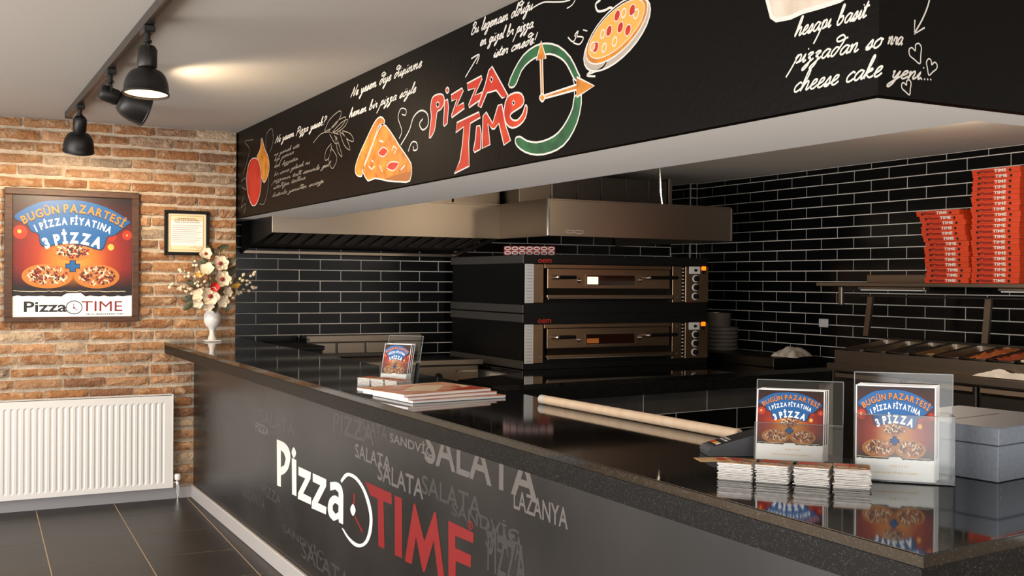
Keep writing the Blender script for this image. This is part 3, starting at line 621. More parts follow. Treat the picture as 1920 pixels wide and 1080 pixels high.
# raised steel-edged ledge along the right wall
ledge = thing('raised_ledge', 'black raised ledge with steel front strip along the tiled right wall', 'ledge')
MB().box(3.98, XR - .012, -1.40, YT - .03, ZBEN, .938).build('ledge_top', M_black, ledge)
MB().cbox(3.965, 3.979, -1.40, .3, ZBEN + .004, .936, .002).build('front_strip', M_dsteel, ledge)

# stove with riser at the back wall
stv = thing('griddle', 'stainless steel griddle with black knobs left of the pizza ovens', 'stove')
MB().box(.98, 2.0, -.36, .28, .05, .875).build('body', M_dsteel, stv)
MB().cbox(.96, 2.03, -.42, -.36, .883, .921, .003).box(.96, .985, -.36, .28, .883, .921).build('front_rail', M_steel, stv)
MB().box(.985, 2.03, -.36, .28, .876, .905).build('hot_plate', M_black, stv)
MB().cbox(1.25, 2.005, -.385, -.36, .74, .872, .003).build('control_panel', M_steel, stv)
MB().cbox(1.82, 1.99, -.40, -.386, .825, .845, .003).build('handle', M_chrome, stv)
for x in (1.50, 1.68):
    k = MB().lathe([(.024, 0), (.024, -.012), (.017, -.03), (.017, -.036)], (x, -.385, .80), 14, 'Y').build('knob', M_black, stv, smooth=True)
ris = thing('stove_riser', 'low stainless back unit with four panels against the black tiles', 'kitchen unit')
MB().cbox(.90, 1.84, .30, .42, 1.025, 1.075, .003).build('top_rail', M_steel, ris)
MB().box(.90, 1.84, .33, .42, .907, 1.024).build('body', M_dsteel, ris)
for i in range(4): MB().cbox(.915 + i * .235, 1.135 + i * .235, .318, .33, .935, 1.018, .003).build('panel', M_steel, ris)
MB().box(.875, .899, .22, .42, .907, 1.06).build('side_plate', M_dsteel, ris)
cook = thing('black_cooktop', 'flat black cooktop left of the griddle by the brick wall', 'stove')
MB().box(.46, .86, -.2, .42, .05, 1.0).build('body', M_black, cook)
MB().cbox(.45, .87, -.22, .42, 1.0, 1.03, .004).build('top_plate', M_black, cook)

# ================================================================== PIZZA OVENS
OY = -.85; OX0 = 2.135; OX1 = 3.775
V = dict(zip(('a', 'b', 'c', 'd'), [(2.131,1.624),(2.134,1.345),(2.141,1.191),(2.146,0.9122)]))
DZ = V['a'][1] - V['c'][1]
ozt, ozb = V['a'][1], V['b'][1]
def ox(pts): return pts
M_ovst = mat('oven_steel', (150, 124, 98), .3, 1.0, aniso=(1, 1, 12), bump=.02, bscale=30)
M_strip = mat('perforated_white_strip', (214, 212, 210), .4)
M_glow = mat('oven_window_glow', (255, 226, 178), .5, emit=((255, 214, 150), 2.2))
M_lampo = mat('orange_pilot', (255, 120, 20), .4, emit=((255, 110, 10), 1.6))
M_glassd = mat('dark_oven_glass', (40, 18, 8), .08)
P = [(2.138,1.604),(2.205,1.605),(2.287,1.606),(2.309,1.587),(3.387,1.452),(3.43,1.621),(3.517,1.622),(3.547,1.622),(3.768,1.362),(2.635,1.548),(3.066,1.475),(2.644,1.536),(2.737,1.482)]
KN = [(3.639,1.53),(3.637,1.462),(3.635,1.393)]
CT = [(3.579,1.567),(3.682,1.624),(3.698,1.595),(3.739,1.627),(3.719,1.579),(3.635,1.595)]
LV = [(2.372,1.53),(2.53,1.531),(2.575,1.508),(3.114,1.516),(3.172,1.533),(3.442,1.535)]
TXo = [(2.247,1.632),(2.357,1.661)]
ZL = [p[1] for p in [(2.797,1.593),(2.799,1.45),(2.799,1.403),(2.799,1.371)]]
def deck(dz, ztop, zbot, label, lit):
    t = thing('pizza_oven', label, 'oven', (0, 0, 0))
    f = OY
    MB().box(OX0 + .004, OX1 - .06, f + .02, .37, zbot + .03, ztop - .03).build('body', M_black, t); M_sst = mat('dull_side_steel', (84, 80, 76), .5, .4)
    MB().box(OX0, OX1, f, .38, ztop - .06 if not dz else ztop - .075, ztop).build('top_cap', M_black, t)
    MB().box(OX0, OX1, f, .38, zbot, ozb - dz - .003).build('base_band', M_black, t)
    # steel strips on the left side
    MB().cbox(OX0 - .008, OX0, f + .005, .38, ztop - .062, ztop - .004, .002).build('side_strip', M_sst, t)
    MB().cbox(OX0 - .008, OX0, f + .005, .38, zbot + .004, zbot + .062, .002).build('side_strip', M_sst, t)
    z0, z1 = ozb - dz, ozt - dz
    sp = MB().box(P[0][0], P[1][0], f - .012, f, z0, z1).build('vent_strip', M_strip, t)
    me_sl = MB().box(-.024, .024, -.001, .001, -.0018, .0018).mesh('slot', mat('slot_grey', (150, 148, 146), .6))
    for i in range(12): link('slot', me_sl, sp, ((P[0][0] + P[1][0]) / 2, f - .0125, z0 + (i + .7) * (z1 - z0) / 12.4))
    MB().cbox(P[1][0], P[2][0], f - .01, f + .02, z0, z1, .002).build('post', M_ovst, t)
    MB().cbox(P[5][0], P[6][0], f - .01, f + .02, z0, z1, .002).build('post', M_ovst, t)
    sc_ = MB()
    for x in ((P[1][0] * .35 + P[2][0] * .65), (P[5][0] + P[6][0]) / 2):
        for z in (z0 + .04, z1 - .03): sc_.lathe([(.006, 0), (.006, -.004), (.003, -.006)], (x, f - .01, z), 8, 'Y')
    sq = sc_.build('screws', M_chrome, t); sq['kind'] = 'stuff'
    # door
    zt, zm, zl, zb_ = (q - dz for q in ZL)
    MB().cbox(P[2][0] + .012, P[5][0] - .008, f - .004, f + .02, zt + .002, z1, .002).build('top_panel', M_ovst, t)
    d = MB().cbox(P[3][0], P[4][0], f - .03, f - .006, zm, zt, .002).build('door', M_ovst, t)
    MB().prism([(f - .03, zm), (f - .005, zm), (f - .005, zl), (f - .012, zl)], lambda a, b: (P[3][0] + .01, a, b), lambda a, b: (P[4][0] - .01, a, b)).build('door_lip', M_dsteel, t)
    MB().cbox(P[3][0] - .01, P[4][0] + .02, f - .045, f - .004, zb_ + .012, zl, .002).build('sill', M_ovst, t)
    MB().tube([(P[3][0] - .005, f - .05, zb_ + .006), (P[4][0] + .02, f - .05, zb_ + .006)], .008, 8).build('sill_bar', M_chrome, t)
    wz0, wz1 = P[10][1] - dz, P[9][1] - dz
    fw = MB(); e = .006
    for b in ((P[9][0], P[10][0], wz0 - e, wz0), (P[9][0], P[10][0], wz1, wz1 + e), (P[9][0] - e, P[9][0], wz0 - e, wz1 + e), (P[10][0], P[10][0] + e * 1.5, wz0 - e, wz1 + e)):
        fw.box(b[0], b[1], f - .036, f - .03, b[2], b[3])
    fw.build('window_frame', M_steel, d)
    MB().box(P[9][0], P[10][0], f - .032, f - .030, wz0, wz1).build('window', M_glassd, d)
    if lit: MB().box(P[11][0], P[12][0], f - .0335, f - .0322, P[12][1] - dz, P[11][1] - dz).build('lit_pane', M_glow, d)
    else: MB().box(P[11][0], P[12][0] + .01, f - .0335, f - .0322, P[12][1] - dz, P[11][1] - dz - .02).build('lit_pane', mat('dim_glow', (120, 70, 24), .5, emit=((200, 110, 40), .25)), d)
    for i in (2, 3): MB().lathe([(.017, 0), (.017, -.006), (.009, -.012), (.009, -.02), (0, -.022)], (LV[i][0], f - .03, LV[i][1] - dz), 14, 'Y').build('door_button', M_chrome, d, smooth=True)
    for (a, b) in ((LV[0], LV[1]), (LV[4], LV[5])):
        h = MB().tube([(a[0], f - .06, a[1] - dz), (b[0], f - .06, b[1] - dz)], .0125, 8).build('handle', M_black, d)
        MB().lathe([(.012, 0), (.012, -.03), (.018, -.034), (.014, -.046), (0, -.05)], (a[0], f - .03, a[1] - dz), 12, 'Y').build('pivot', M_chrome, h, smooth=True)
    # perforations and controls
    mb = MB()
    for i in range(10): mb.box(P[6][0] + .006, P[7][0] - .006, f - .006, f - .004, z0 + (i + .4) * (z1 - z0) / 10.2, z0 + (i + .7) * (z1 - z0) / 10.2)
    mb.build('vent_slots', M_strip, t)
    cp = MB().cbox(P[7][0], P[8][0], f - .02, f + .02, z0, z1, .003).build('control_panel', M_ovst, t)
    c0, c1 = CT[0], CT[1]
    MB().cbox(c0[0], c1[0], f - .026, f - .02, c0[1] - dz, c1[1] - dz, .002).build('timer_plate', M_strip, cp)
    MB().lathe([(.012, 0), (.010, -.014), (0, -.015)], (CT[5][0], f - .026, CT[5][1] - dz), 12, 'Y').build('timer_knob', M_black, cp, smooth=True)
    MB().cbox(CT[2][0], CT[3][0], f - .03, f - .02, CT[2][1] - dz, CT[3][1] - dz, .004).build('pilot_light', M_lampo, cp)
    MB().box(CT[4][0] - .014, CT[4][0] + .014, f - .024, f - .02, CT[4][1] - dz - .012, CT[4][1] - dz + .012).build('switch', M_black, cp)
    for x, z in KN:
        k = MB().lathe([(.029, 0), (.029, -.006), (.026, -.009)], (x, f - .02, z - dz), 20, 'Y').build('dial', M_strip, cp, smooth=True)
        MB().lathe([(.0215, -.006), (.020, -.03), (0, -.032)], (x, f - .02, z - dz), 16, 'Y').build('knob', M_black, k, smooth=True)
    mb = MB(); put_text(mb, 'oem', TXo[0][0], TXo[1][0], TXo[0][1] - dz, TXo[1][1] - dz, lambda a, b: (a, f - .0012, b), .01); mb.build('brand_lettering', mat('red_letter', (196, 40, 20), .5), t, fix=False)
    return t
zmid = (V['b'][1] + V['c'][1]) / 2
deck(0, [(2.128,1.691)][0][1], zmid + .001, 'upper black and steel deck pizza oven with a lit window', True)
deck(DZ, zmid - .001, ZBEN + .002, 'lower black and steel deck pizza oven standing on the bench', False)

# ================================================================== EXTRACTION HOOD
HZ = 1.815; HT = 2.065
hd = thing('extraction_hood', 'large stepped stainless steel extraction hood above the ovens and griddle', 'extractor hood')
h1 = MB(); h1.cbox(.43, 2.17, -.42, -.405, HZ, HT, .002).box(.43, 2.17, -.42, .42, HT, HT + .01)
h1.build('rear_canopy', M_steel, hd)
MB().prism([(-.404, HZ), (.42, 1.70), (.42, HT), (-.404, HT)], lambda a, b: (.432, a, b), lambda a, b: (.445, a, b)).build('side_panel', M_mblack, hd)
MB().cbox(2.155, 3.77, -1.145, -1.13, HZ, HT, .002).box(2.155, 2.17, -1.13, -.42, HZ, HT).box(3.755, 3.77, -1.13, .42, HZ, HT).box(2.155, 3.77, -1.13, .42, HT, HT + .01).build('front_canopy', M_steel, hd)
MB().cbox(2.150, 2.166, -1.152, -1.13, HZ, HT + .004, .003).build('corner_trim', M_chrome, hd)
MB().cbox(3.758, 3.776, -1.150, -1.13, HZ, HT, .003).build('corner_trim', M_dsteel, hd)
MB().box(2.18, 3.75, -1.12, .40, HZ + .1, HZ + .12).build('inner_plate', M_mblack, hd)
MB().cbox(.44, 2.16, .385, .425, 1.690, 1.716, .003).build('grease_gutter', M_steel, hd)
MB().prism([(-.40, HZ + .05), (.40, 1.73), (.40, 1.75), (-.40, HZ + .075)], lambda a, b: (.45, a, b), lambda a, b: (2.15, a, b)).build('filter_back', M_mblack, hd)
me_bf = MB().prism([(-.36, HZ + .035), (.10, 1.755), (.10, 1.765), (-.36, HZ + .047)], lambda a, b: (-.032, a, b), lambda a, b: (.032, a, b)).mesh('filter_baffle', mat('filter_steel', (120, 112, 102), .4, .9))
for i in range(16): link('filter_baffle', me_bf, hd, (.54 + i * .103, 0, 0))
MB().prism([(-.42, HZ + .0), (.42, 1.69), (.42, 1.72), (-.42, HZ + .03)], lambda a, b: (2.155, a, b), lambda a, b: (2.17, a, b)).build('side_rim', M_dsteel, hd)
mb = MB(); bz = [(2.301,1.834),(2.423,1.863)]
mb.ribbon(ell((bz[0][0] + bz[1][0]) / 2 - .03, (bz[0][1] + bz[1][1]) / 2, .035, .009, 14), .004, lambda a, b: (a, -1.1458, b), True); mb.ribbon(ell((bz[0][0] + bz[1][0]) / 2 + .04, (bz[0][1] + bz[1][1]) / 2, .04, .011, 14), .004, lambda a, b: (a, -1.1458, b), True)
mb.build('maker_badge', mat('badge_grey', (190, 186, 180), .5), hd, fix=False)
# duct on top, built of seamed sheets, and hanger rod
dc = thing('exhaust_duct', 'seamed galvanised exhaust duct lying on top of the hood', 'duct')
DW = (2.25, 2.53, 2.75, 2.97, 3.2, 3.42, 3.60)
for a, b in zip(DW[:-1], DW[1:]): MB().cbox(a, b - .004, -.55, .2, HT + .012, 2.31, .003).build('duct_sheet', M_dsteel if a > 2.5 else M_steel, dc)
MB().cbox(3.60, 3.635, -.57, .22, HT + .012, 2.33, .004).build('flange', M_steel, dc)
MB().cbox(2.515, 2.53, -.575, .22, HT + .012, 2.33, .003).build('flange', M_steel, dc)
d2 = thing('exhaust_branch', 'bright folded steel duct branch on the rear hood beside the bulkhead', 'duct')
for a, b in ((1.25, 1.55), (1.56, 1.82), (1.83, 2.22)): MB().cbox(a, b, -.3, .3, HT + .012, 2.25, .004).build('duct_sheet', M_steel, d2)
MB().tube([(3.40, -.72, KC), (3.41, -.72, 2.2), (3.43, -.72, HT + .01)], .011, 8).build('rod', M_chrome, thing('hanger_rod', 'thin steel rod hanging the hood from the kitchen ceiling', 'rod'))

# surface lamp added out of view to brighten the kitchen ceiling
for k, (x, y, lab) in enumerate(((2.9, -3.7, 'added unseen round lamp brightening the kitchen ceiling'),)):
    t = thing('added_ceiling_lamp', lab, 'lamp', (x, y, KC - .0005))
    MB().lathe([(.12, 0), (.12, -.03), (.10, -.03)], (0, 0, 0), 24, 'Z', False).build('rim', M_alu, t, smooth=True)
    MB().lathe([(.11, -.02), (.09, -.04), (0, -.05)], (0, 0, 0), 24, 'Z', False).build('diffuser', mat('added_lamp_diffuser', (250, 236, 214), .5, emit=((255, 226, 184), 3)), t, smooth=True)
    l = bpy.data.lights.new('lamp_light', 'POINT'); l.energy = 20; l.color = (1, .84, .64); l.shadow_soft_size = .09
    lo = bpy.data.objects.new('lamp_light', l); COL.objects.link(lo); lo.parent = t; lo.location = (0, 0, -.16)
# ================================================================== RIGHT WALL: shelf, boxes, prep table
shf = thing('wall_shelf', 'long stainless steel shelf on the tiled right wall under the pizza boxes', 'shelf')
MB().cbox(4.0, XR - .012, -4.4, -1.80, 1.482, 1.508, .003).build('shelf_board', M_steel, shf)
MB().box(XR - .02, XR - .011, -4.4, -1.86, 1.509, 1.565).build('back_lip', M_steel, shf)
for y in (-1.86, -3.9): MB().cbox(4.17, 4.20, y - .018, y + .018, 1.345, 1.4815, .006).box(4.2005, XR - .012, y - .012, y + .012, 1.45, 1.4815).build('bracket', M_steel, shf)
for i, (ya, yb) in enumerate(((-2.69, -2.12), (-3.8, -3.24))):
    ul = thing('under_shelf_lamp', ('slim unlit lamp batten under the shelf near its bracket', 'slim unlit lamp batten under the shelf below the tall box stack')[i], 'lamp', group='under-shelf lamps')
    MB().cbox(4.08, 4.13, ya, yb, 1.462, 1.4815, .003).build('housing', M_steel, ul); MB().box(4.085, 4.125, ya + .02, yb - .02, 1.455, 1.4615).build('diffuser', M_white, ul)

# pizza boxes: tray, lid edge, printed word, round vents
M_box = mat('red_card', (186, 50, 10), .6, noise=(196, 60, 14), nscale=4); M_boxd = mat('dark_red_print', (104, 16, 8), .6); M_vent = mat('vent_dark', (22, 12, 10), .8)
BH = .0328
def pizza_box():
    mb = MB(); mb.cbox(0, .36, -.165, .165, 0, BH - .0012, .001); body = mb.mesh('box_body', M_box)
    mb = MB(); mb.box(-.0025, .362, -.167, .167, BH * .62, BH - .0008); lid = mb.mesh('lid', M_box)
    mb = MB(); f = lambda a, b: (-.0034, a, b); put_text(mb, 'Pizza', .105, .012, .008, .025, f, .02); w1 = mb.mesh('printed_word', M_boxd, fix=False)
    mb = MB(); put_text(mb, 'TIME', .008, -.075, .008, .026, f, .03); w2 = mb.mesh('printed_word', M_print_w, fix=False)
    mb = MB(); mb.lathe([(.0085, 0), (.0085, -.0012)], (-.0022, 0, 0), 10, 'X'); v = mb.mesh('vent_hole', M_vent)
    return body, lid, w1, w2, v
PB = pizza_box()
ORD = ['bottom', 'second', 'third', 'fourth', 'fifth', 'sixth', 'seventh', 'eighth', 'ninth', 'tenth', 'eleventh', 'twelfth', 'thirteenth', 'fourteenth', 'fifteenth', 'sixteenth', 'seventeenth', 'eighteenth', 'nineteenth', 'twentieth', 'top']
rb = random.Random(5)
def stack(n, yc, off, word, group):
    for k in range(n):
        o_ = 'topmost' if k == n - 1 else ORD[k] + (' box from the bottom' if k else '')
        lab = ('red pizza box at the very %s of the %s stack' % ('top' if k == n - 1 else 'bottom', word)) if k in (0, n - 1) else 'red pizza box, %s from the bottom of the %s stack' % (ORD[k], word)
        dy, dx = off(k)
        t = thing('pizza_box', lab, 'box', (4.005 + dx, yc + dy, 1.5085 + k * BH), rb.uniform(-.015, .015), group)
        for nm, me in zip(('box_body', 'lid', 'printed_word', 'printed_word'), PB[:4]): link(nm, me, t)
        for y in (.118, -.10): link('vent_hole', PB[4], t, (0, y, BH * .42))
stack(14, -2.925, lambda k: ((.0, -.015, -.01, 0, .0, -.005, .012, .004, .01, .02, .03, .02, .05, .07)[k] * 1.0 + rb.uniform(-.006, .006), rb.uniform(-.006, .006)), 'shorter', 'pizza boxes in the shorter stack')
stack(21, -3.275, lambda k: (rb.uniform(-.004, .004) - .001, rb.uniform(-.004, .004)), 'taller', 'pizza boxes in the taller stack')

# socket
so = thing('wall_socket', 'small white wall switch on the black tiles above the cloth', 'switch')
MB().cbox(XR - .019, XR - .0088, -1.468, -1.372, 1.165, 1.229, .003).build('plate', M_strip, so)
MB().cbox(XR - .023, XR - .019, -1.448, -1.392, 1.18, 1.214, .002).build('rocker', M_print_w, so)

# refrigerated prep table
PX = 3.5; PYL = -2.42; PYR = -5.0
pt = thing('prep_table', 'stainless steel refrigerated topping table along the tiled right wall', 'prep table')
MB().box(PX + .06, XR - .03, PYR, PYL, .12, .945).build('cabinet', M_dsteel, pt)
MB().cbox(PX, XR - .03, PYR, PYL, .945, .99, .004).build('top', M_steel, pt)
for ya, yb in ((-3.02, -2.47), (-3.53, -3.05), (-4.05, -3.56), (-4.9, -4.08)):
    d = MB().cbox(PX + .035, PX + .06, ya, yb, .2, .935, .004).build('door', M_dsteel, pt)
    MB().prism([(PX + .035, .93), (PX + .018, .93), (PX + .014, .905), (PX + .035, .885)], lambda a, b, y=ya: (a, y + .01, b), lambda a, b, y=yb: (a, y - .01, b)).build('handle', M_steel, d)
for y in (PYL - .1, PYR + .1): MB().cyl((PX + .12, y, 0), .02, .12, 10).build('foot', M_dsteel, pt)
MB().box(3.57, 3.585, PYR, PYL, .991, 1.072).box(3.995, 4.01, PYR, PYL, .991, 1.128).prism([(3.585, .991), (3.995, .991), (3.995, 1.128), (3.585, 1.072)], lambda a, b: (a, PYL - .012, b), lambda a, b: (a, PYL, b)).prism([(3.585, .991), (3.995, .991), (3.995, 1.128), (3.585, 1.072)], lambda a, b: (a, PYR, b), lambda a, b: (a, PYR + .82, b)).build('pan_well', M_steel, pt)
MB().cbox(4.011, 4.03, PYR, PYL, .991, 1.145, .003).build('back_rail', M_dsteel, pt)
PS = [(-2.297,1.415),(-2.258,1.138),(-3.227,1.417),(-3.204,1.153)]
for a, b in ((0, 1), (2, 3)):
    (y1, z1), (y0, z0) = PS[a], PS[b]
    MB().prism([(y0 - .022, 1.146), (y0 + .022, 1.146), (y1 + .022, z1), (y1 - .022, z1)], lambda p, q: (4.011, p, q), lambda p, q: (4.03, p, q)).build('guard_post', M_steel, pt)
MB().box(3.93, 4.03, -4.2, PS[0][0] + .02, PS[0][1], PS[0][1] + .008).build('guard_shelf', M_mblack, pt)
# topping pans
foods = [('empty dark inside', (34, 30, 28), (60, 54, 48)), ('holding a thin layer of pale filling', (150, 140, 126), (110, 100, 90)), ('filled with black olives', (14, 14, 18), (34, 36, 44)), ('half filled with yellow pieces', (214, 176, 110), (190, 140, 70)),
         ('with a little red filling', (150, 70, 40), (120, 50, 30)), ('heaped with orange meat slices', (170, 94, 46), (120, 58, 28)), ('heaped with red brown sausage', (158, 72, 34), (104, 40, 20)), ('filled with white cheese', (224, 214, 200), (200, 188, 170)), ('filled with green peppers', (70, 84, 40), (50, 60, 28))]
mpan = MB(); W = .078; X0, X1 = -.185, .185
def rr_(hx, hy, r, z, n=4):
    out = []
    for cx, cy, a0 in ((hx - r, hy - r, 0), (-hx + r, hy - r, 90), (-hx + r, -hy + r, 180), (hx - r, -hy + r, 270)):
        for i in range(n): a = radians(a0 + 90 * i / (n - 1)); out.append((cx + r * cos(a), cy + r * sin(a), z))
    return out
loops = [rr_(.195, .084, .02, 0), rr_(.195, .084, .02, .004), rr_(.180, .070, .03, .004), rr_(.176, .066, .03, -.07)]
for a, b in zip(loops[:-1], loops[1:]):
    n = len(a); mpan.add(a + b, [(i, (i + 1) % n, n + (i + 1) % n, n + i) for i in range(n)])
mpan.add(loops[-1], [tuple(range(16))])
me_pan = mpan.mesh('pan', M_chrome if False else M_steel, smooth=True)
for i, (desc, c1, c2) in enumerate(foods):
    y = -2.535 - i * .1815
    t = thing('topping_pan', 'steel topping pan %s, %s' % (desc, 'number one from the towel end' if i == 0 else 'sunk in the prep table'), 'pan', (3.80, y, 1.104), 0, 'topping pans'); t.rotation_euler = (0, radians(-8), 0)
    link('pan', me_pan, t)
    rf = random.Random(i); mb = MB(); nx, ny = 12, 7; lv = (-.05, -.035, -.016, -.022, -.03, -.004, -.002, .002, -.012)[i]
    vs = [((a / nx - .5) * .352, (b / ny - .5) * .134, lv + rf.uniform(-.008, .012) - (.02 if i in (3, 4) else 0) * (a / nx)) for b in range(ny + 1) for a in range(nx + 1)]
    mb.add(vs, [(b * (nx + 1) + a, b * (nx + 1) + a + 1, (b + 1) * (nx + 1) + a + 1, (b + 1) * (nx + 1) + a) for b in range(ny) for a in range(nx)])
    f_ = mb.build('filling', mat('filling_%d' % i, c1, .55, noise=c2, nscale=30), t, smooth=True); f_['kind'] = 'stuff'
# cloths
def cloth(loc, sx, sy, h, seed, label, rz=0):
    r = random.Random(seed); n = 16; ph = [(r.uniform(3, 9), r.uniform(3, 9), r.uniform(0, 6)) for _ in range(5)]; mb = MB(); vs = []
    for j in range(n + 1):
        for i in range(n + 1):
            u, v = i / n * 2 - 1, j / n * 2 - 1; e = max(0, 1 - max(abs(u), abs(v)) ** 2)
            z = h * e ** .6 * (.55 + .45 * sum(sin(a * u + b * v + c) for a, b, c in ph) / 3)
            k = 1 + .14 * sin(3 * math.atan2(v, u) + seed) + .08 * sin(7 * math.atan2(v, u))
            vs.append((u * sx * k, v * sy * k, max(.0015, z + .003)))
    fs = [(j * (n + 1) + i, j * (n + 1) + i + 1, (j + 1) * (n + 1) + i + 1, (j + 1) * (n + 1) + i) for j in range(n) for i in range(n)]
    mb.add(vs, fs); o = mb.build('kitchen_towel', mat('white_cotton', (216, 206, 192), .9), None, smooth=True, loc=loc, rot=(0, 0, rz))
    o.data.set_sharp_from_angle(angle=radians(80)); return tag(o, label, 'towel', 'kitchen towels')
cloth((4.20, -1.32, .939), .13, .11, .085, 3, 'crumpled white towel lying on the ledge below the wall switch', .4)
cloth((3.533, -3.72, .9915), .022, .17, .05, 8, 'crumpled white towel on the front edge of the prep table')

# round pans beside the ovens
M_pan = mat('dull_aluminium', (150, 142, 132), .4, .55)
def pan(loc, r, h, lab, grp, m):
    t = thing('pizza_pan', lab, 'pan', loc, 0, grp)
    MB().lathe([(0, .002), (r * .93, .002), (r, h), (r + .006, h + .002), (r + .005, h - .002), (r * .94, -.0), (0, 0)], (0, 0, 0), 28, 'Z', False).build('dish', m, t, smooth=True)
    MB().lathe([(r + .002, h - .003), (r + .008, h), (r + .002, h + .003), (r + .002, h - .003)], (0, 0, 0), 28, 'Z', False).build('rolled_rim', M_steel, t, smooth=True)
z = .9395
for k in range(6): pan((4.27, -.42, z), .135, .026, 'wide dark pizza pan, %s from the bottom of the pile' % ('first', 'second', 'third', 'fourth', 'fifth', 'sixth')[k], 'wide pizza pans piled on the ledge', M_pan); z += .0325
for k in range(6): pan((4.22, -.43, z + .003), .105, .016, 'smaller steel pizza pan, %s above the wide pans' % ('first', 'second', 'third', 'fourth', 'fifth', 'topmost')[k], 'small pizza pans on top of the pile', M_pan); z += .0185

# red box with white chain print on the upper oven
zt = [(2.128,1.691)][0][1]
gb = thing('patterned_carton', 'small red carton with white ring pattern on top of the upper oven', 'carton', (2.36, -.52, zt + .001), radians(-30))
MB().cbox(-.19, .19, -.09, .09, 0, .068, .002).build('carton', mat('carton_red', (150, 22, 16), .6), gb)
mb = MB()
for r_ in range(2):
    for i in range(7): mb.ribbon(ell(-.162 + i * .054, .018 + r_ * .033, .021, .011, 10), .008, lambda a, b: (a, -.0908, b), True)
mb.build('ring_print', M_print_w, gb, fix=False)

# ================================================================== THINGS ON THE CUSTOMER COUNTER
art_mats = {}
# ---- printed advert: shared by the wall poster and the flyers (flat print, drawn in poster units)
def bg_mat():
    m = bpy.data.materials.new('advert_background_print'); m.use_nodes = True; nt = m.node_tree; b = nt.nodes['Principled BSDF']
    uv = nt.nodes.new('ShaderNodeTexCoord'); sp = nt.nodes.new('ShaderNodeSeparateXYZ'); nt.links.new(uv.outputs['UV'], sp.inputs[0])
    v = nt.nodes.new('ShaderNodeVectorMath'); v.operation = 'DISTANCE'; v.inputs[1].default_value = (.5, .46, 0); nt.links.new(uv.outputs['UV'], v.inputs[0])
    r = nt.nodes.new('ShaderNodeValToRGB'); cr = r.color_ramp; cr.elements[0].color = lin((214, 150, 62)); cr.elements[1].position = .6; cr.elements[1].color = lin((64, 10, 6))
    for p, c in ((.16, (190, 112, 36)), (.3, (158, 50, 14)), (.42, (128, 22, 8))): e = cr.elements.new(p); e.color = lin(c)
    nt.links.new(v.outputs['Value'], r.inputs[0])
    r2 = nt.nodes.new('ShaderNodeValToRGB'); c2 = r2.color_ramp; c2.elements[0].color = (0.03, .02, .02, 1); c2.elements[0].position = .24; c2.elements[1].position = 1; c2.elements[1].color = (.16, .1, .1, 1)
    for p, g in ((.4, 1), (.78, 1)): e = c2.elements.new(p); e.color = (g, g, g, 1)
    nt.links.new(sp.outputs[1], r2.inputs[0])
    mx = nt.nodes.new('ShaderNodeMix'); mx.data_type = 'RGBA'; mx.blend_type = 'MULTIPLY'; mx.inputs[0].default_value = 1
    nt.links.new(r.outputs[0], mx.inputs[6]); nt.links.new(r2.outputs[0], mx.inputs[7]); nt.links.new(mx.outputs[2], b.inputs['Base Color']); b.inputs['Roughness'].default_value = .4
    return m
AM = [bg_mat(), mat('advert_blue', (14, 86, 146), .4), mat('advert_navy', (14, 40, 70), .4), mat('advert_orange', (222, 124, 20), .4), mat('advert_white', (246, 244, 241), .45), mat('advert_crust', (182, 110, 34), .45), mat('advert_topping_base', (150, 74, 34), .45, noise=(196, 138, 80), nscale=40),
      mat('advert_dark_topping', (70, 26, 20), .45), mat('advert_pale_topping', (236, 214, 180), .45), M_red_logo, mat('advert_ink', (26, 24, 24), .45), mat('advert_glow', (226, 168, 74), .5), mat('advert_tomato', (168, 44, 16), .45)]
def arc_text(mb, body, cx, cy, rad, h, a0, a1, fn, bold, d):
    """letters set on a circle; angles from vertical, x right / y down units"""
    n = len(body); adv = [max(.35, text2d(ch, bold)[2][1] - text2d(ch, bold)[2][0]) + .12 if ch != ' ' else .3 for ch in body]; tot = sum(adv); cur = 0
    for ch, w_ in zip(body, adv):
        am = a0 + (cur + w_ / 2) / tot * (a1 - a0); cur += w_
        if ch == ' ': continue
        vs, fs, (xa, xb, ya, yb) = text2d(ch, bold); sc_ = rad * (a1 - a0) / tot; hh = h / .73
        pts = []
        for x, y in vs:
            lx = (x - (xa + xb) / 2) * sc_; ly = y * hh
            pts.append((cx + (rad + ly) * sin(am) + lx * cos(am), cy - (rad + ly) * cos(am) + lx * sin(am)))
        mb.add([fn(*p, d) for p in pts], fs)
def dashes(mb, x0, x1, y, h, fn, r):
    x = x0
    while x < x1:
        w_ = r.uniform(.8, 3.5) * abs(h) * .5; mb.ribbon([(x, y), (min(x + w_, x1), y)], abs(h), fn); x += w_ + abs(h) * r.uniform(.3, .8)
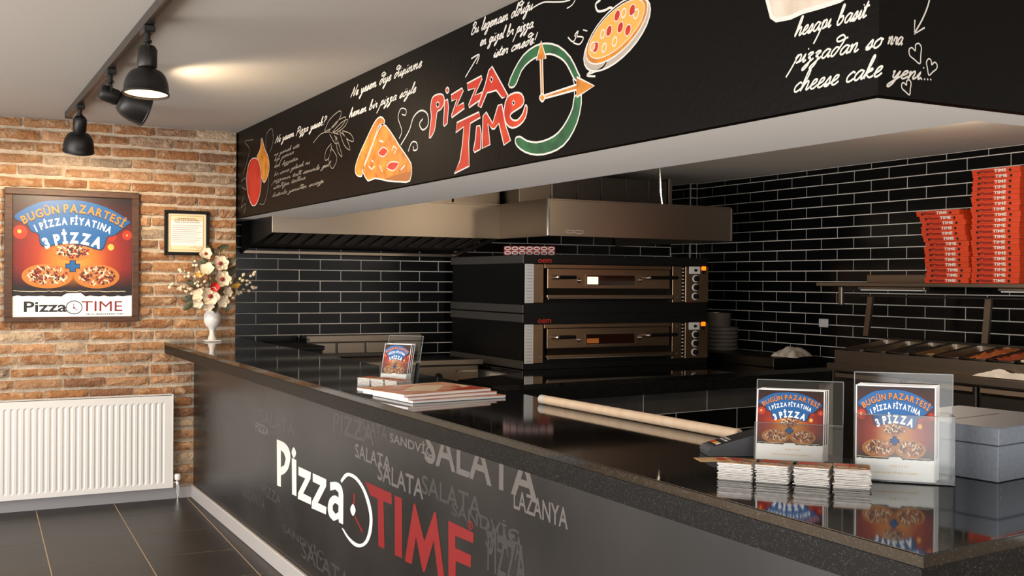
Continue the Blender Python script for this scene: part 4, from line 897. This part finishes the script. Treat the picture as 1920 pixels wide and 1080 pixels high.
def advert(full):
    """units: x 100..1025, y 57..1015 (y down); full = wall poster with logo strip"""
    S = .001; mb = MB(); yb_ = 1015
    fn = lambda x, y, d=0: ((x - 562.5) * S, -.0002 - d * .00018, (yb_ - y) * S)
    q = lambda d: (lambda x, y: fn(x, y, d))
    mb.cur = 0; mb.add([fn(100, 1015), fn(1025, 1015), fn(1025, 57), fn(100, 57)], [(0, 1, 2, 3)])
    mb.cur = 12
    for cx, cy, r in ((155, 350, 54), (985, 355, 40), (860, 365, 40)): mb.poly(ell(cx, cy, r, r), [], q(1))
    mb.cur = 11
    for cx, cy, r in ((855, 455, 26), (150, 345, 16), (985, 356, 8)): mb.poly(ell(cx, cy, r, r), [], q(2))
    rp_ = random.Random(9)
    for k, (cx, cy, rx, ry) in enumerate(((555, 500, 155, 72), (362, 693, 195, 97), (745, 693, 180, 97))):
        mb.cur = 5; mb.poly(ell(cx, cy, rx, ry, 32), [], q(3 + k * 3)); mb.cur = 6; mb.poly(ell(cx, cy - 6, rx * .87, ry * .82, 28), [], q(4 + k * 3))
        for i in range(90):
            a = rp_.uniform(0, 2 * pi); t = sqrt(rp_.random()) * .82; x, y = cx + rx * t * cos(a) * .95, cy - 6 + ry * t * sin(a) * .9
            mb.cur = rp_.choice((7, 7, 8, 8, 9)); s_ = rp_.uniform(8, 15); a2 = rp_.uniform(0, 3)
            mb.poly(ell(x, y, s_ * (1.6 if mb.cur == 8 else 1), s_ * (.4 if mb.cur == 8 else .7), 6, a2), [], q(4.6 + k * 3 + i * .03))
    ban = cm([(112, 238), (170, 178), (300, 112), (430, 92), (560, 85), (700, 100), (860, 152), (1002, 240), (985, 268), (920, 322), (876, 356), (825, 372), (800, 445), (765, 474), (660, 445), (560, 430), (450, 435), (345, 458), (308, 425), (296, 362), (240, 338), (212, 290)], 3, True)
    mb.cur = 2; mb.poly([(562 + (x - 562) * 1.02, 275 + (y - 275) * 1.035 + 3) for x, y in ban], [], q(14)); mb.cur = 1; mb.poly(ban, [], q(15))
    mb.cur = 2; arc_text(mb, 'BUGÜN PAZARTESİ', 562, 922, 733, 70, -.545, .56, fn, .05, 16)
    mb.cur = 3; arc_text(mb, 'BUGÜN PAZARTESİ', 560, 918, 735, 66, -.545, .56, fn, .02, 17)
    mb.cur = 4; arc_text(mb, '1 PİZZA FİYATINA', 560, 918, 640, 56, -.47, .47, fn, .035, 17); arc_text(mb, '3 PİZZA', 565, 918, 492, 84, -.47, .43, fn, .05, 17)
    for c_, g in ((2, 7), (1, 0)):
        mb.cur = c_
        a_, b_, c0_ = 50 + g, 18 + g, 612
        mb.poly([(555 - a_, c0_ - 13 - g), (555 - b_, c0_ - 13 - g), (555 - b_, c0_ - 40 - g), (555 + b_, c0_ - 40 - g), (555 + b_, c0_ - 13 - g), (555 + a_, c0_ - 13 - g), (555 + a_, c0_ + 13 + g), (555 + b_, c0_ + 13 + g), (555 + b_, c0_ + 40 + g), (555 - b_, c0_ + 40 + g), (555 - b_, c0_ + 13 + g), (555 - a_, c0_ + 13 + g)], [], q(18 + (g == 0)))
    band = 850 if full else 800
    mb.cur = 4; xs = list(range(100, 1026, 37)); edge = [(x, band + rp_.uniform(-5, 5) - (22 if 480 < x < 640 else 0)) for x in xs]
    mb.poly([(100, 1015)] + edge + [(1025, 1015)], [], q(12))
    mb.cur = 8; mb.ribbon([(x, (812 if full else 782) + rp_.uniform(-4, 4)) for x in range(105, 1000, 30)], 4, q(12))
    if full:
        mb.cur = 10; put_text(mb, 'Pizza', 185, 513, 978, 893, q(13), .02); mb.ribbon(ell(568, 942, 62, 52, 32), 7, q(13), True)
        mb.cur = 9; put_text(mb, 'TIME', 625, 950, 972, 892, q(13), 0); mb.poly([(556, 940), (576, 940), (566, 956)], [], q(13)); mb.ribbon([(563, 910), (565, 945)], 5, q(13)); mb.ribbon([(568, 945), (595, 965)], 5, q(13))
        mb.cur = 10; dashes(mb, 658, 955, 996, 8, q(13), rp_)
    else:
        mb.cur = 8; dashes(mb, 500, 720, 870, 26, q(13), rp_); dashes(mb, 300, 840, 940, 18, q(13), rp_)
    me = mb.mesh('advert_print', AM, fix=False)
    uvl = me.uv_layers.new(name='UVMap')
    for p in me.polygons:
        for li in p.loop_indices:
            c = me.vertices[me.loops[li].vertex_index].co; uvl.data[li].uv = (c.x / .925 + .5, c.z / .958)
    return me
AD_POSTER, AD_FLYER = advert(True), advert(False)

# wall poster in a wooden frame
pc = [(-1.187,2.07),(-1.183,1.215),(-0.3683,2.071),(-0.3638,1.21),(-1.138,2.03),(-0.4134,1.24)]
px0, px1 = pc[0][0], pc[2][0]; pz0, pz1 = (pc[1][1] + pc[3][1]) / 2, (pc[0][1] + pc[2][1]) / 2
M_wood = mat('dark_stained_wood', (84, 52, 32), .5, noise=(58, 34, 22), nscale=14, aniso=(1, 1, 6), bump=.1)
ps = thing('framed_poster', 'large framed pizza advert poster in dark wood on the brick wall', 'poster')
ix0, ix1, iz0, iz1 = pc[4][0], pc[5][0], pz0 + .034, pz1 - .042
for nm, b in (('frame_rail', (px0, px1, pz0, iz0)), ('frame_rail', (px0, px1, iz1, pz1)), ('frame_stile', (px0, ix0, iz0, iz1)), ('frame_stile', (ix1, px1, iz0, iz1))):
    MB().cbox(b[0], b[1], -.058, -.03, b[2], b[3], .004).build(nm, M_wood, ps)
MB().box(ix0, ix1, -.040, -.03, iz0, iz1).build('backing', M_paper, ps)
o = link('poster_print', AD_POSTER, ps, ((ix0 + ix1) / 2, -.0405, iz0)); o.scale = ((ix1 - ix0) / .925, 1, (iz1 - iz0) / .958)
# certificate
cc = [(-0.2043,1.963),(-0.2026,1.657),(0.095,1.965),(0.0932,1.661)]
cx0, cx1, cz0, cz1 = cc[0][0], cc[2][0], (cc[1][1] + cc[3][1]) / 2, (cc[0][1] + cc[2][1]) / 2
ct = thing('framed_certificate', 'small certificate in a black frame beside the poster', 'certificate')
e = .022
for b in ((cx0, cx1, cz0, cz0 + e), (cx0, cx1, cz1 - e, cz1), (cx0, cx0 + e, cz0 + e, cz1 - e), (cx1 - e, cx1, cz0 + e, cz1 - e)): MB().cbox(b[0], b[1], -.052, -.03, b[2], b[3], .003).build('frame_bar', M_black, ct)
MB().box(cx0 + e, cx1 - e, -.040, -.03, cz0 + e, cz1 - e).build('cream_mount', mat('cream_paper', (232, 208, 168), .7), ct)
a, b, c, d = cx0 + .038, cx1 - .038, cz0 + .036, cz1 - .036; f = lambda x, z: (x, -.0406, z); f2 = lambda x, z: (x, -.041, z)
mb = MB(); mb.ribbon([(a, c), (b, c), (b, d), (a, d)], .004, f, True); mb.build('gold_border', mat('gold_print', (176, 120, 60), .6), ct, fix=False)
MB().add([f(a + .004, c + .03), f(b - .004, c + .03), f(b - .004, d - .035), f(a + .004, d - .035)], [(0, 1, 2, 3)]).build('paper_sheet', mat('white_sheet', (232, 226, 220), .7), ct, fix=False)
mb = MB(); rc = random.Random(4); dashes(mb, a + .05, b - .05, d - .018, .006, f2, rc); dashes(mb, a + .03, b - .03, d - .029, .006, f2, rc); dashes(mb, a + .025, b - .025, d - .043, .005, f2, rc)
for i in range(9): mb.ribbon([(a + .01, d - .066 - i * .014), (b - .01 - (i % 3) * .02, d - .066 - i * .014)], .0022, f2)
mb.ribbon(cm([(b - .09, c + .015), (b - .06, c + .024), (b - .04, c + .014), (b - .01, c + .02)], 4), .002, f2)
mb.build('certificate_text', mat('faded_ink', (120, 100, 84), .8), ct, fix=False)

# radiator
rd = thing('radiator', 'white ribbed panel radiator on the brick wall', 'radiator')
RX0, RX1, RZ0, RZ1, RY = -1.75, -.152, .088, .715, -.1
prof = [(RX0, 0)]; x = RX0 + .02; p_ = .0385
while x + p_ < RX1 - .012: prof += [(x, 0), (x + .008, .006), (x + p_ * .5 - .004, .006), (x + p_ * .5 + .004, 0)]; x += p_
prof.append((RX1, 0))
mb = MB(); zz = [RZ0, RZ0 + .03, RZ0 + .042, RZ1 - .06, RZ1 - .048, RZ1]; dep = [0, 0, 1, 1, 0, 0]; n = len(prof)
vs = [(px_, RY + dy * k, z) for z, k in zip(zz, dep) for px_, dy in prof]
mb.add(vs, [(r * n + i, r * n + i + 1, (r + 1) * n + i + 1, (r + 1) * n + i) for r in range(5) for i in range(n - 1)])
M_rad = mat('radiator_enamel', (224, 221, 217), .4)
mb.build('front_panel', M_rad, rd)
MB().box(RX0, RX1, -.05, -.032, RZ0, RZ1 - .01).build('rear_panel', M_rad, rd)
MB().cbox(RX1 - .004, RX1 + .004, RY - .002, -.032, RZ0, RZ1 + .004, .0015).build('side_cover', M_rad, rd)
mb = MB(); mb.box(RX0, RX1, RY, RY + .012, RZ1 - .004, RZ1 + .004); mb.box(RX0, RX1, -.044, -.032, RZ1 - .004, RZ1 + .004)
mb.build('top_rails', M_rad, rd)
mb = MB(); x = RX0 + .01
while x < RX1 - .01: mb.box(x, x + .006, RY + .012, -.044, RZ1 - .004, RZ1 + .003); x += .0135
g_ = mb.build('top_grille', M_rad, rd); g_['kind'] = 'stuff'
MB().lathe([(.012, 0), (.012, .06), (.015, .062), (.015, .085), (.011, .09)], (-.118, -.1, .045), 14).build('valve_body', M_chrome, rd, smooth=True)
MB().lathe([(.012, .135), (.019, .140), (.022, .165), (.018, .178), (0, .18)], (-.118, -.1, 0), 16).build('thermostat_head', M_rad, rd, smooth=True)
MB().tube([(-.15, -.08, .12), (-.118, -.1, .12)], .009, 8).build('valve_pipe', M_chrome, rd, smooth=True); MB().tube([(-.118, -.1, .045), (-.118, -.1, 0.0)], .009, 8).build('floor_pipe', M_chrome, rd, smooth=True)

# track and spot lamps
TX = -.85
tr = thing('lighting_track', 'black ceiling lighting track running towards the brick wall', 'lighting track')
MB().cbox(TX - .02, TX + .02, -7.0, -.43, CEIL - .04, CEIL - .001, .003).build('rail', mat('track_grey', (58, 55, 52), .35, .6), tr)
MB().box(TX - .007, TX + .007, -7.0, -.44, CEIL - .0415, CEIL - .0395).build('conductor_slot', M_mblack, tr)
MB().cbox(TX - .022, TX + .022, -.45, -.425, CEIL - .044, CEIL - .001, .003).build('end_cap', M_mblack, tr)
M_refl = mat('white_reflector', (240, 234, 222), .4)
M_bulb = mat('warm_bulb', (255, 225, 180), .4, emit=((255, 208, 150), 14))
def spot_lamp(y, label, R, H, drop, tilt, az, power, lit, depth=-.125, cone=150):
    t = thing('track_spot_lamp', label, 'lamp', (TX, y, CEIL - .041), 0, 'spot lamps on the ceiling track')
    MB().cbox(-.022, .022, -.05, .05, -.028, 0, .004).build('adapter', M_mblack, t)
    MB().lathe([(.012, -.028), (.012, -.05), (.018, -.052), (.018, -.062)], (0, 0, 0), 14).build('swivel', M_mblack, t, smooth=True)
    T = Matrix.Translation((0, 0, -.062 - .012)); Rm = Matrix.Rotation(az, 4, 'Z') @ Matrix.Rotation(tilt, 4, 'Y')
    for s_ in (-1, 1):
        br = MB().tube([(0, s_ * .01, -.06), (0, s_ * .028, -.075), (0, s_ * .032, -drop)], .007, 8).build('bracket', M_mblack, t)
    hub = Vector((0, 0, -drop))
    hd_ = lambda prof, nm, m: MB().lathe(prof, hub, 28, 'Z', False, Rm.to_3x3()).build(nm, m, t, smooth=True)
    nk = R * .44
    neck = hd_([(0, .05), (nk * .75, .05), (nk, .035), (nk, -.03), (nk * .9, -.036), (nk * .7, -.036)], 'lamp_holder', M_mblack)
    sh = [(nk * .8, -.036), (nk * 1.0, -.045)] + [(nk + (R - nk) * sin(a * pi / 2 / 7) ** .9, -.045 - H * (1 - cos(a * pi / 2 / 7)) ) for a in range(1, 8)]
    hd_(sh + [(R * 1.03, sh[-1][1] - .003), (R * 1.03, sh[-1][1] - .010), (R * .97, sh[-1][1] - .010)], 'shade', M_mblack)
    hd_([(r_ * .97, z_ - .0015) for r_, z_ in sh[1:]], 'reflector', M_refl)
    if lit:
        hd_([(0, -.05), (.02, -.055), (.034, -.085), (.026, -.11), (0, -.118)], 'bulb', M_bulb)
        l = bpy.data.lights.new('lamp_light', 'SPOT'); l.energy = power; l.color = (1.0, .78, .52); l.spot_size = radians(cone); l.spot_blend = .6; l.shadow_soft_size = .03
        lo = bpy.data.objects.new('lamp_light', l); COL.objects.link(lo); lo.parent = t; lo.location = hub + Rm.to_3x3() @ Vector((0, 0, depth)); lo.rotation_euler = Rm.to_euler()
    return t
spot_lamp(-1.0, 'round black spot lamp hanging in front of the bricks above the poster', .085, .10, .115, radians(-22), radians(90), 62, True, -.150, 172)
spot_lamp(-2.2, 'black spot lamp in the middle of the track, tilted to the right', .086, .12, .12, radians(-74), radians(8), 40, True)
spot_lamp(-3.2, 'nearest black spot lamp on the track, hanging straight with its bulb showing', .086, .088, .125, radians(4), radians(60), 30, True)

# ---- vase with artificial flowers
vx, vy = .105, -.105
vs_ = thing('vase', 'white footed ceramic vase on the far end of the counter', 'vase', (vx, vy, TOP))
M_cer = mat('white_ceramic', (216, 212, 208), .25)
MB().cbox(-.055, .055, -.05, .05, 0, .012, .004).build('foot_plate', M_cer, vs_, smooth=True)
MB().lathe([(.03, .012), (.026, .03), (.019, .045), (.018, .075), (.024, .09), (.045, .11), (.058, .145), (.056, .185), (.044, .205), (.047, .212), (.041, .21), (.05, .18), (.045, .13), (0, .11)], (0, 0, 0), 24, 'Z', False).build('bowl', M_cer, vs_, smooth=True)
fl = thing('flower_arrangement', 'spreading bouquet of cream artificial flowers standing in the white vase', 'flowers', (vx, vy, TOP))
M_pet = mat('cream_petal', (232, 218, 194), .7, noise=(214, 190, 160), nscale=20); M_cen = mat('dark_red_centre', (130, 24, 16), .7); M_leaf = mat('dull_green_leaf', (62, 66, 46), .6, noise=(88, 84, 60), nscale=12); M_stem = mat('brown_stem', (84, 72, 48), .7); M_ylw = mat('yellow_petal', (218, 168, 70), .7)
def petal_mesh(m, nm='petal'):
    mb = MB(); n, k = 6, 4; vs = []
    for i in range(n + 1):
        t = i / n; wd = .5 * sin(pi * min(.98, t * .9 + .08)) ** .7
        for j in range(k + 1):
            s_ = j / k * 2 - 1; vs.append((t, s_ * wd, .18 * s_ * s_ + .25 * t * t))
    mb.add(vs, [(i * (k + 1) + j, i * (k + 1) + j + 1, (i + 1) * (k + 1) + j + 1, (i + 1) * (k + 1) + j) for i in range(n) for j in range(k)])
    return mb.mesh(nm, m, smooth=True)
PM, PMY, LM = petal_mesh(M_pet), petal_mesh(M_ylw), petal_mesh(M_leaf, 'leaf')
me_c = MB().lathe([(0, -.2), (.22, 0), (.22, .3), (0, .45)], (0, 0, 0), 10).mesh('flower_centre', M_cen, smooth=True)
me_bud = MB().lathe([(0, -.6), (.45, -.2), (.5, .2), (.2, .6), (0, .65)], (0, 0, 0), 7).mesh('bud', M_pet, smooth=True)
rf = random.Random(11)
def c2(px, py, dy=0):  # bouquet layout in metres relative to the vase foot
    return Vector(((px - 490) * .00072, dy, (975 - py) * .00072))
base = Vector((0, 0, .2))
def flower(p, s_, n, face, pm=None, cen=True):
    t = link('flower', None, fl, p); d = Vector(face).normalized(); t.rotation_euler = d.to_track_quat('Z', 'Y').to_euler(); t.scale = (s_, s_, s_)
    for k in range(n):
        o = link('petal', pm or PM, t, (0, 0, .02 * (k % 2)), (0, rf.uniform(-.25, .05), 2 * pi * k / n + rf.uniform(-.15, .15)))
    if cen: link('flower_centre', me_c, t)
    MB().tube([base + Vector((rf.uniform(-.015, .015), rf.uniform(-.015, .015), 0)), (base + p) / 2 + Vector((0, 0, .02)), p], .003, 5).build('stem', M_stem, fl)
for px_, py_, s_, n, fc, dy in ((545, 385, .062, 6, (.15, -1, .25), -.10), (435, 540, .066, 6, (-.1, -1, 0), -.11), (540, 240, .06, 6, (.1, -1, .5), -.06), (415, 145, .045, 6, (-.2, -1, .3), -.04), (345, 530, .05, 5, (-.6, -1, .0), -.08), (545, 580, .05, 6, (.2, -1, -.3), -.10), (420, 300, .055, 5, (-.4, -1, .6), -.07), (335, 600, .04, 5, (-.4, -1, -.3), -.08), (420, 620, .045, 5, (0, -1, -.5), -.09), (590, 500, .042, 6, (.5, -1, .0), -.09)):
    flower(c2(px_, py_, dy), s_, n, fc, cen=py_ in (385, 540, 145, 240))
for px_, py_ in ((560, 100), (360, 350), (700, 445)): flower(c2(px_, py_, -.03), .034, 5, (rf.uniform(-.3, .3), -1, .8), PMY, False)
r_o = link('flower', None, fl, c2(470, 455, -.12)); r_o.scale = (.04,) * 3; r_o.rotation_euler = (radians(90), 0, 0)
PMR = petal_mesh(mat('red_petal', (196, 34, 22), .6))
for k in range(5): link('petal', PMR, r_o, (0, 0, 0), (0, -.3, 2 * pi * k / 5))
for (ax, ay), cnt in (((90, 440), 9), ((190, 280), 8), ((170, 470), 8), ((250, 330), 6), ((290, 190), 6), ((870, 300), 8), ((920, 470), 9), ((840, 400), 8), ((770, 520), 7), ((690, 180), 5), ((640, 160), 5), ((220, 500), 7)):
    end = c2(ax, ay, rf.uniform(-.08, .03)); mid = (base + end) / 2 + Vector((0, 0, .05))
    pts = [tuple(base), tuple(mid), tuple(end)]; sm = cm(pts, 6)
    sp_ = MB().tube(sm, .0022, 4).build('sprig', M_stem, fl)
    for k in range(cnt):
        q = Vector(sm[min(len(sm) - 1, 5 + int(k * (len(sm) - 5) / cnt))]) + Vector((rf.uniform(-.02, .02), rf.uniform(-.02, .02), rf.uniform(-.018, .018)))
        o = link('bud', me_bud, sp_, q, (rf.uniform(0, 3), rf.uniform(0, 3), 0)); s_ = rf.uniform(.017, .026); o.scale = (s_, s_, s_ * 1.1)
for px_, py_, dx, dz in ((260, 640, -.10, -.09), (280, 570, -.09, -.02), (490, 640, .01, -.08), (600, 640, .06, -.04), (480, 90, -.04, .04), (580, 80, .06, .02), (650, 210, .07, .03), (340, 230, -.05, .03), (740, 390, .09, .02), (410, 210, -.02, .05), (640, 320, .07, .0), (520, 150, .0, .06), (680, 300, .05, .05), (300, 420, -.08, .02)):
    p = c2(px_, py_, rf.uniform(-.05, .04)); d = Vector((dx, rf.uniform(-.03, .03), dz)).normalized(); L_ = rf.uniform(.07, .1)
    o = link('leaf', LM, fl, p - d * .05, d.to_track_quat('X', 'Y').to_euler()); o.scale = (L_, L_ * .55, L_ * .4)
    MB().tube([base, (base + p) / 2 + Vector((0, 0, .02)), p - d * .05], .0022, 4).build('stem', M_stem, fl)

# ---- leaflet holders
def holder(loc, rz, w, hb, hf, dep, lean, label, flyers, fw, fh, flab, strut=True):
    t = thing('leaflet_holder', label, 'leaflet holder', loc, rz)
    sh = lambda x, y, z: (x, y + z * math.tan(lean), z + .001)
    def plate(nm, x0, x1, y0, y1, z0, z1, m=M_acryl):
        mb = MB(); mb.box(x0, x1, y0, y1, z0, z1); mb.v = [sh(*p) for p in mb.v]; return mb.build(nm, m, t)
    bk = plate('back_plate', -w / 2, w / 2, dep, dep + .0025, 0, hb); fp = plate('front_pocket', -w / 2, w / 2, 0, .0025, 0, hf)
    for s_ in (-1, 1): plate('side_plate', s_ * (w / 2) - .0012, s_ * (w / 2) + .0012, .0026, dep - .0001, 0, hf)
    plate('base_plate', -w / 2, w / 2, .0026, dep - .0001, 0, .0025)
    for s_ in (-1, 1):
        mb = MB(); mb.box(s_ * w / 2 - .001, s_ * w / 2 + .001, dep - .0002, dep + .0028, 0, hb); mb.v = [sh(*p) for p in mb.v]; mb.build('polished_edge', M_acryl_edge, bk)
    mb = MB(); mb.box(-w / 2, w / 2, dep - .0002, dep + .0028, hb - .0012, hb + .0006); mb.v = [sh(*p) for p in mb.v]; mb.build('polished_edge', M_acryl_edge, bk)
    mb = MB(); mb.box(-w / 2, w / 2, -.0002, .0028, hf - .0008, hf + .0004); mb.v = [sh(*p) for p in mb.v]; mb.build('polished_edge', M_acryl_edge, fp)
    if strut: MB().prism([(dep + .004 + hb * .45 * math.tan(lean), hb * .45), (dep + .006 + hb * .45 * math.tan(lean), hb * .45), (dep + .075, .001), (dep + .072, .001)], lambda a, b: (-w * .3, a, b), lambda a, b: (w * .3, a, b)).build('strut', M_acryl, t)
    Rz = Matrix.Rotation(rz, 4, 'Z')
    for k in range(flyers):
        dx, dy = k * .0045 - .004, .006 + k * (dep - .012) / max(1, flyers)
        p = Vector(loc) + Rz @ Vector((dx - (w - fw) * .35, dy, .004 + k * .001))
        q = thing('leaflet', flab % ('front', 'second', 'third', 'rear')[k if k < 3 else 3], 'leaflet', p, rz, flab.split(' leaflet')[0].replace('%s ', '') + ' leaflets'); q.rotation_euler = (-lean, 0, rz)
        MB().box(-fw / 2, fw / 2, 0, .0008, 0, fh).build('sheet', M_paper, q)
        o = link('advert_print', AD_FLYER, q, (0, -.0003, fh * .0)); o.scale = (fw / .925 * .965, 1, fh / .958 * .985); o.location = (0, -.0003, fh * .004)
        MB().box(-fw / 2, fw / 2, -.0008, .0, 0, fh * .012).build('fold', M_paper, q)
holder((.262, -5.962, TOP), radians(-45), .205, .232, .145, .055, radians(2), 'upright clear acrylic leaflet holder beside the grey box', 3, .165, .205, '%s pizza offer leaflet in the upright holder by the grey box', False)
holder((.235, -5.665, TOP), radians(-46), .205, .19, .09, .03, radians(15), 'tilted clear acrylic leaflet holder behind the row of coupons', 3, .16, .172, '%s pizza offer leaflet in the tilted holder behind the coupons')
holder((.107, -3.435, TOP), radians(-50), .16, .195, .085, .035, radians(17), 'small tilted acrylic leaflet holder farther along the counter, by the brochures', 3, .125, .165, '%s pizza offer leaflet in the holder by the brochures')
# ---- coupon piles
def coupons(loc, rz, w, d, h, n, label, seed):
    r = random.Random(seed); t = thing('coupon_pile', label, 'coupons', loc, rz, 'piles of small coupons'); mb = MB()
    for k in range(n):
        z0, z1 = h * k / n, h * (k + .86) / n; dx, dy = r.uniform(-.003, .003), r.uniform(-.003, .003)
        mb.box(-w / 2 + dx, w / 2 + dx, dy, d + dy, z0 + .0004, z1)
    o = mb.build('coupon_cards', mat('card_edge', (226, 222, 217), .7, noise=(196, 190, 184), nscale=60, aniso=(1, 1, 3)), t); o['kind'] = 'stuff'
    top = MB().box(-w / 2, w / 2, 0, d, h, h + .001).build('top_card', mat('card_face', (190, 140, 90), .5, noise=(96, 60, 36), nscale=35), t)
    mb = MB(); f = lambda x, y: (x, y, h + .0014)
    dashes(mb, -w * .4, w * .4, d * .22, .009, f, r); mb.build('card_lettering', M_print_w, top, fix=False)
    mb = MB(); mb.cur = 0; mb.add([f(-w * .45, d * .5), f(w * .1, d * .5), f(w * .1, d * .9), f(-w * .45, d * .9)], [(0, 1, 2, 3)]); mb.build('card_picture', mat('card_red', (190, 60, 30), .5), top, fix=False)
CP = [(-0.0752,-5.745),(-0.0246,-5.807),(-0.0211,-5.808),(0.0246,-5.867),(0.0304,-5.87),(0.0785,-5.93),(0.0831,-5.932),(0.1405,-5.988)]
CPL = ('pile of coupons at the left end of the row, a stray card on top', 'second pile of coupons in the row from the left', 'third pile of coupons in the row from the left', 'pile of coupons at the right end of the row by the upright holder')
for k in range(4):
    (xa, ya), (xb_, yb_) = CP[2 * k], CP[2 * k + 1]
    coupons(((xa + xb_) / 2, (ya + yb_) / 2, TOP), math.atan2(yb_ - ya, xb_ - xa), math.hypot(xb_ - xa, yb_ - ya) * .92, .07, .0375 + .001 * k, 18, CPL[k], k)
CF = [(-0.0541,-3.414),(-0.0199,-3.473),(-0.0181,-3.474),(0.0097,-3.551),(0.0109,-3.555),(0.0339,-3.633)]
for k in range(3):
    (xa, ya), (xb_, yb_) = CF[2 * k], CF[2 * k + 1]
    coupons(((xa + xb_) / 2, (ya + yb_) / 2, TOP), math.atan2(yb_ - ya, xb_ - xa), math.hypot(xb_ - xa, yb_ - ya) * .92, .075, .030, 14, ('low pile of coupons farthest along the counter', 'low pile of coupons between two others near the brochures', 'low pile of coupons right in front of the small holder')[k], 10 + k)
# loose card
lc = thing('loose_card', 'single stray coupon card lying askew on the left coupon pile', 'card', (CP[0][0] + .014, CP[0][1] + .012, TOP + .0395), radians(-20))
MB().box(-.045, .03, -.02, .03, 0, .0008).build('card', mat('card_tan', (200, 160, 110), .6), lc)
mb = MB(); f = lambda x, y: (x, y, .0012)
mb.add([f(.0, -.012), f(.02, -.012), f(.02, .024), f(.0, .024)], [(0, 1, 2, 3)]); mb.build('card_picture', mat('card_red', (190, 60, 30), .5), lc, fix=False)
# ---- brochures
M_cov = mat('brochure_cover', (186, 74, 36), .35, noise=(226, 196, 160), nscale=7, aniso=(1, 4, 1))
for k, (dx, dy, da, lab) in enumerate(((.015, -.008, -.05, 'bottom glossy brochure of the three stacked on the counter'), (0, 0, .02, 'middle glossy brochure of the three stacked on the counter'), (-.012, .012, .045, 'top glossy brochure with a red and cream cover, on two others'))):
    t = thing('brochure', lab, 'brochure', (-.128 + dx, -4.13 + dy, TOP + .001 + k * .0105), radians(9) + da, 'brochures stacked on the counter')
    MB().cbox(0, .39, 0, .305, 0, .0085, .001).build('pages', M_paper, t)
    MB().box(.0, .392, -.001, .307, .0086, .0096).build('cover', M_cov, t)
    if k == 2:
        for pts in ([(.05, .09), (.17, .04), (.32, .2), (.22, .25)], [(.12, .24), (.34, .28), (.36, .3), (.14, .28)], [(.3, .05), (.38, .12), (.37, .2), (.34, .12)]): MB().poly(pts, [], lambda a, b: (a, b, .0099)).build('cover_picture', mat('cream_picture', (224, 206, 176), .35), t, fix=False)
        MB().poly([(.2, .02), (.38, .02), (.38, .1), (.3, .08)], [], lambda a, b: (a, b, .01)).build('cover_picture', mat('red_picture', (176, 44, 20), .35), t, fix=False)
# ---- long rod
bt = thing('wooden_roller', 'long pale wooden rod lying along the rear edge of the counter', 'rod')
MB().lathe([(0, 0), (.012, 0), (.0155, .004), (.0155, .996), (.012, 1), (0, 1)], (0, 0, 0), 20, 'Y', False).build('shaft', mat('pale_wood', (216, 190, 160), .55, noise=(206, 178, 148), nscale=10, aniso=(1, 3, 1)), bt, smooth=True)
mb = MB(); mb.lathe([(.0157, .965), (.0157, .9655), (.0157, .998), (.0157, .9985)], (0, 0, 0), 20, 'Y', False); mb.build('end_sleeve', mat('clear_sleeve', (196, 190, 184), .3), bt, smooth=True)
bt.location = (.352, -5.315, TOP + .0165); bt.rotation_euler = (0, 0, math.atan2(.05, 1.0)); bt.rotation_euler = (0, 0, radians(3)); 
bt.scale = (1, 1.0, 1)
# ---- card terminal
te = thing('card_terminal', 'grey handheld card payment terminal behind the tilted leaflet holder', 'card terminal', (.195, -5.495, TOP + .001), radians(-112))
MB().prism([(-.085, 0), (.085, 0), (.085, .05), (.06, .06), (-.08, .022), (-.088, .012)], lambda a, b: (-.038, a, b), lambda a, b: (.038, a, b)).build('housing', mat('terminal_grey', (74, 74, 78), .45), te)
sl_ = (.06 - .022) / .14
f = lambda x, y: (x, y, .0225 + (y + .08) * sl_ + .0006)
MB().poly([(-.034, -.07), (.034, -.07), (.034, .05), (-.034, .05)], [], f).build('face_plate', mat('terminal_face', (24, 24, 26), .3), te, fix=False)
g = lambda x, y: (x, y, .0225 + (y + .08) * sl_ + .0012)
for (x0, x1, y0, y1), c in (((-.03, -.012, -.064, -.052), (196, 60, 20)), ((-.008, .01, -.064, -.052), (236, 170, 50)), ((.014, .03, -.064, -.052), (230, 226, 220))): MB().poly([(x0, y0), (x1, y0), (x1, y1), (x0, y1)], [], g).build('sticker', mat('sticker_%d' % c[1], c, .5), te, fix=False)
mb = MB(); dashes(mb, -.028, .028, -.036, .006, g, random.Random(3)); dashes(mb, -.028, .02, -.026, .006, g, random.Random(5)); mb.build('lettering', M_print_w, te, fix=False)
# ---- grey box with slot
gx = thing('collection_box', 'silver grey lidded cardboard collection box at the near end of the counter', 'box', (.449, -6.052, TOP + .001), radians(8))
M_card = mat('grey_card', (112, 120, 130), .5, noise=(104, 110, 120), nscale=120)
MB().cbox(0, .34, 0, .30, 0, .078, .0015).build('body', M_card, gx)
lid = MB().cbox(-.002, .342, -.002, .302, .0795, .118, .002).build('lid', M_card, gx)
MB().box(.08, .26, .145, .15, .1181, .1186).build('slot', M_black, lid)
mb = MB()
for z in (.012, .03, .06, .09, .105): mb.lathe([(.0016, 0), (.0016, -.001)], (.006, -.0022, z), 6, 'Y')
s_ = mb.build('rivets', M_chrome, gx); s_['kind'] = 'stuff'
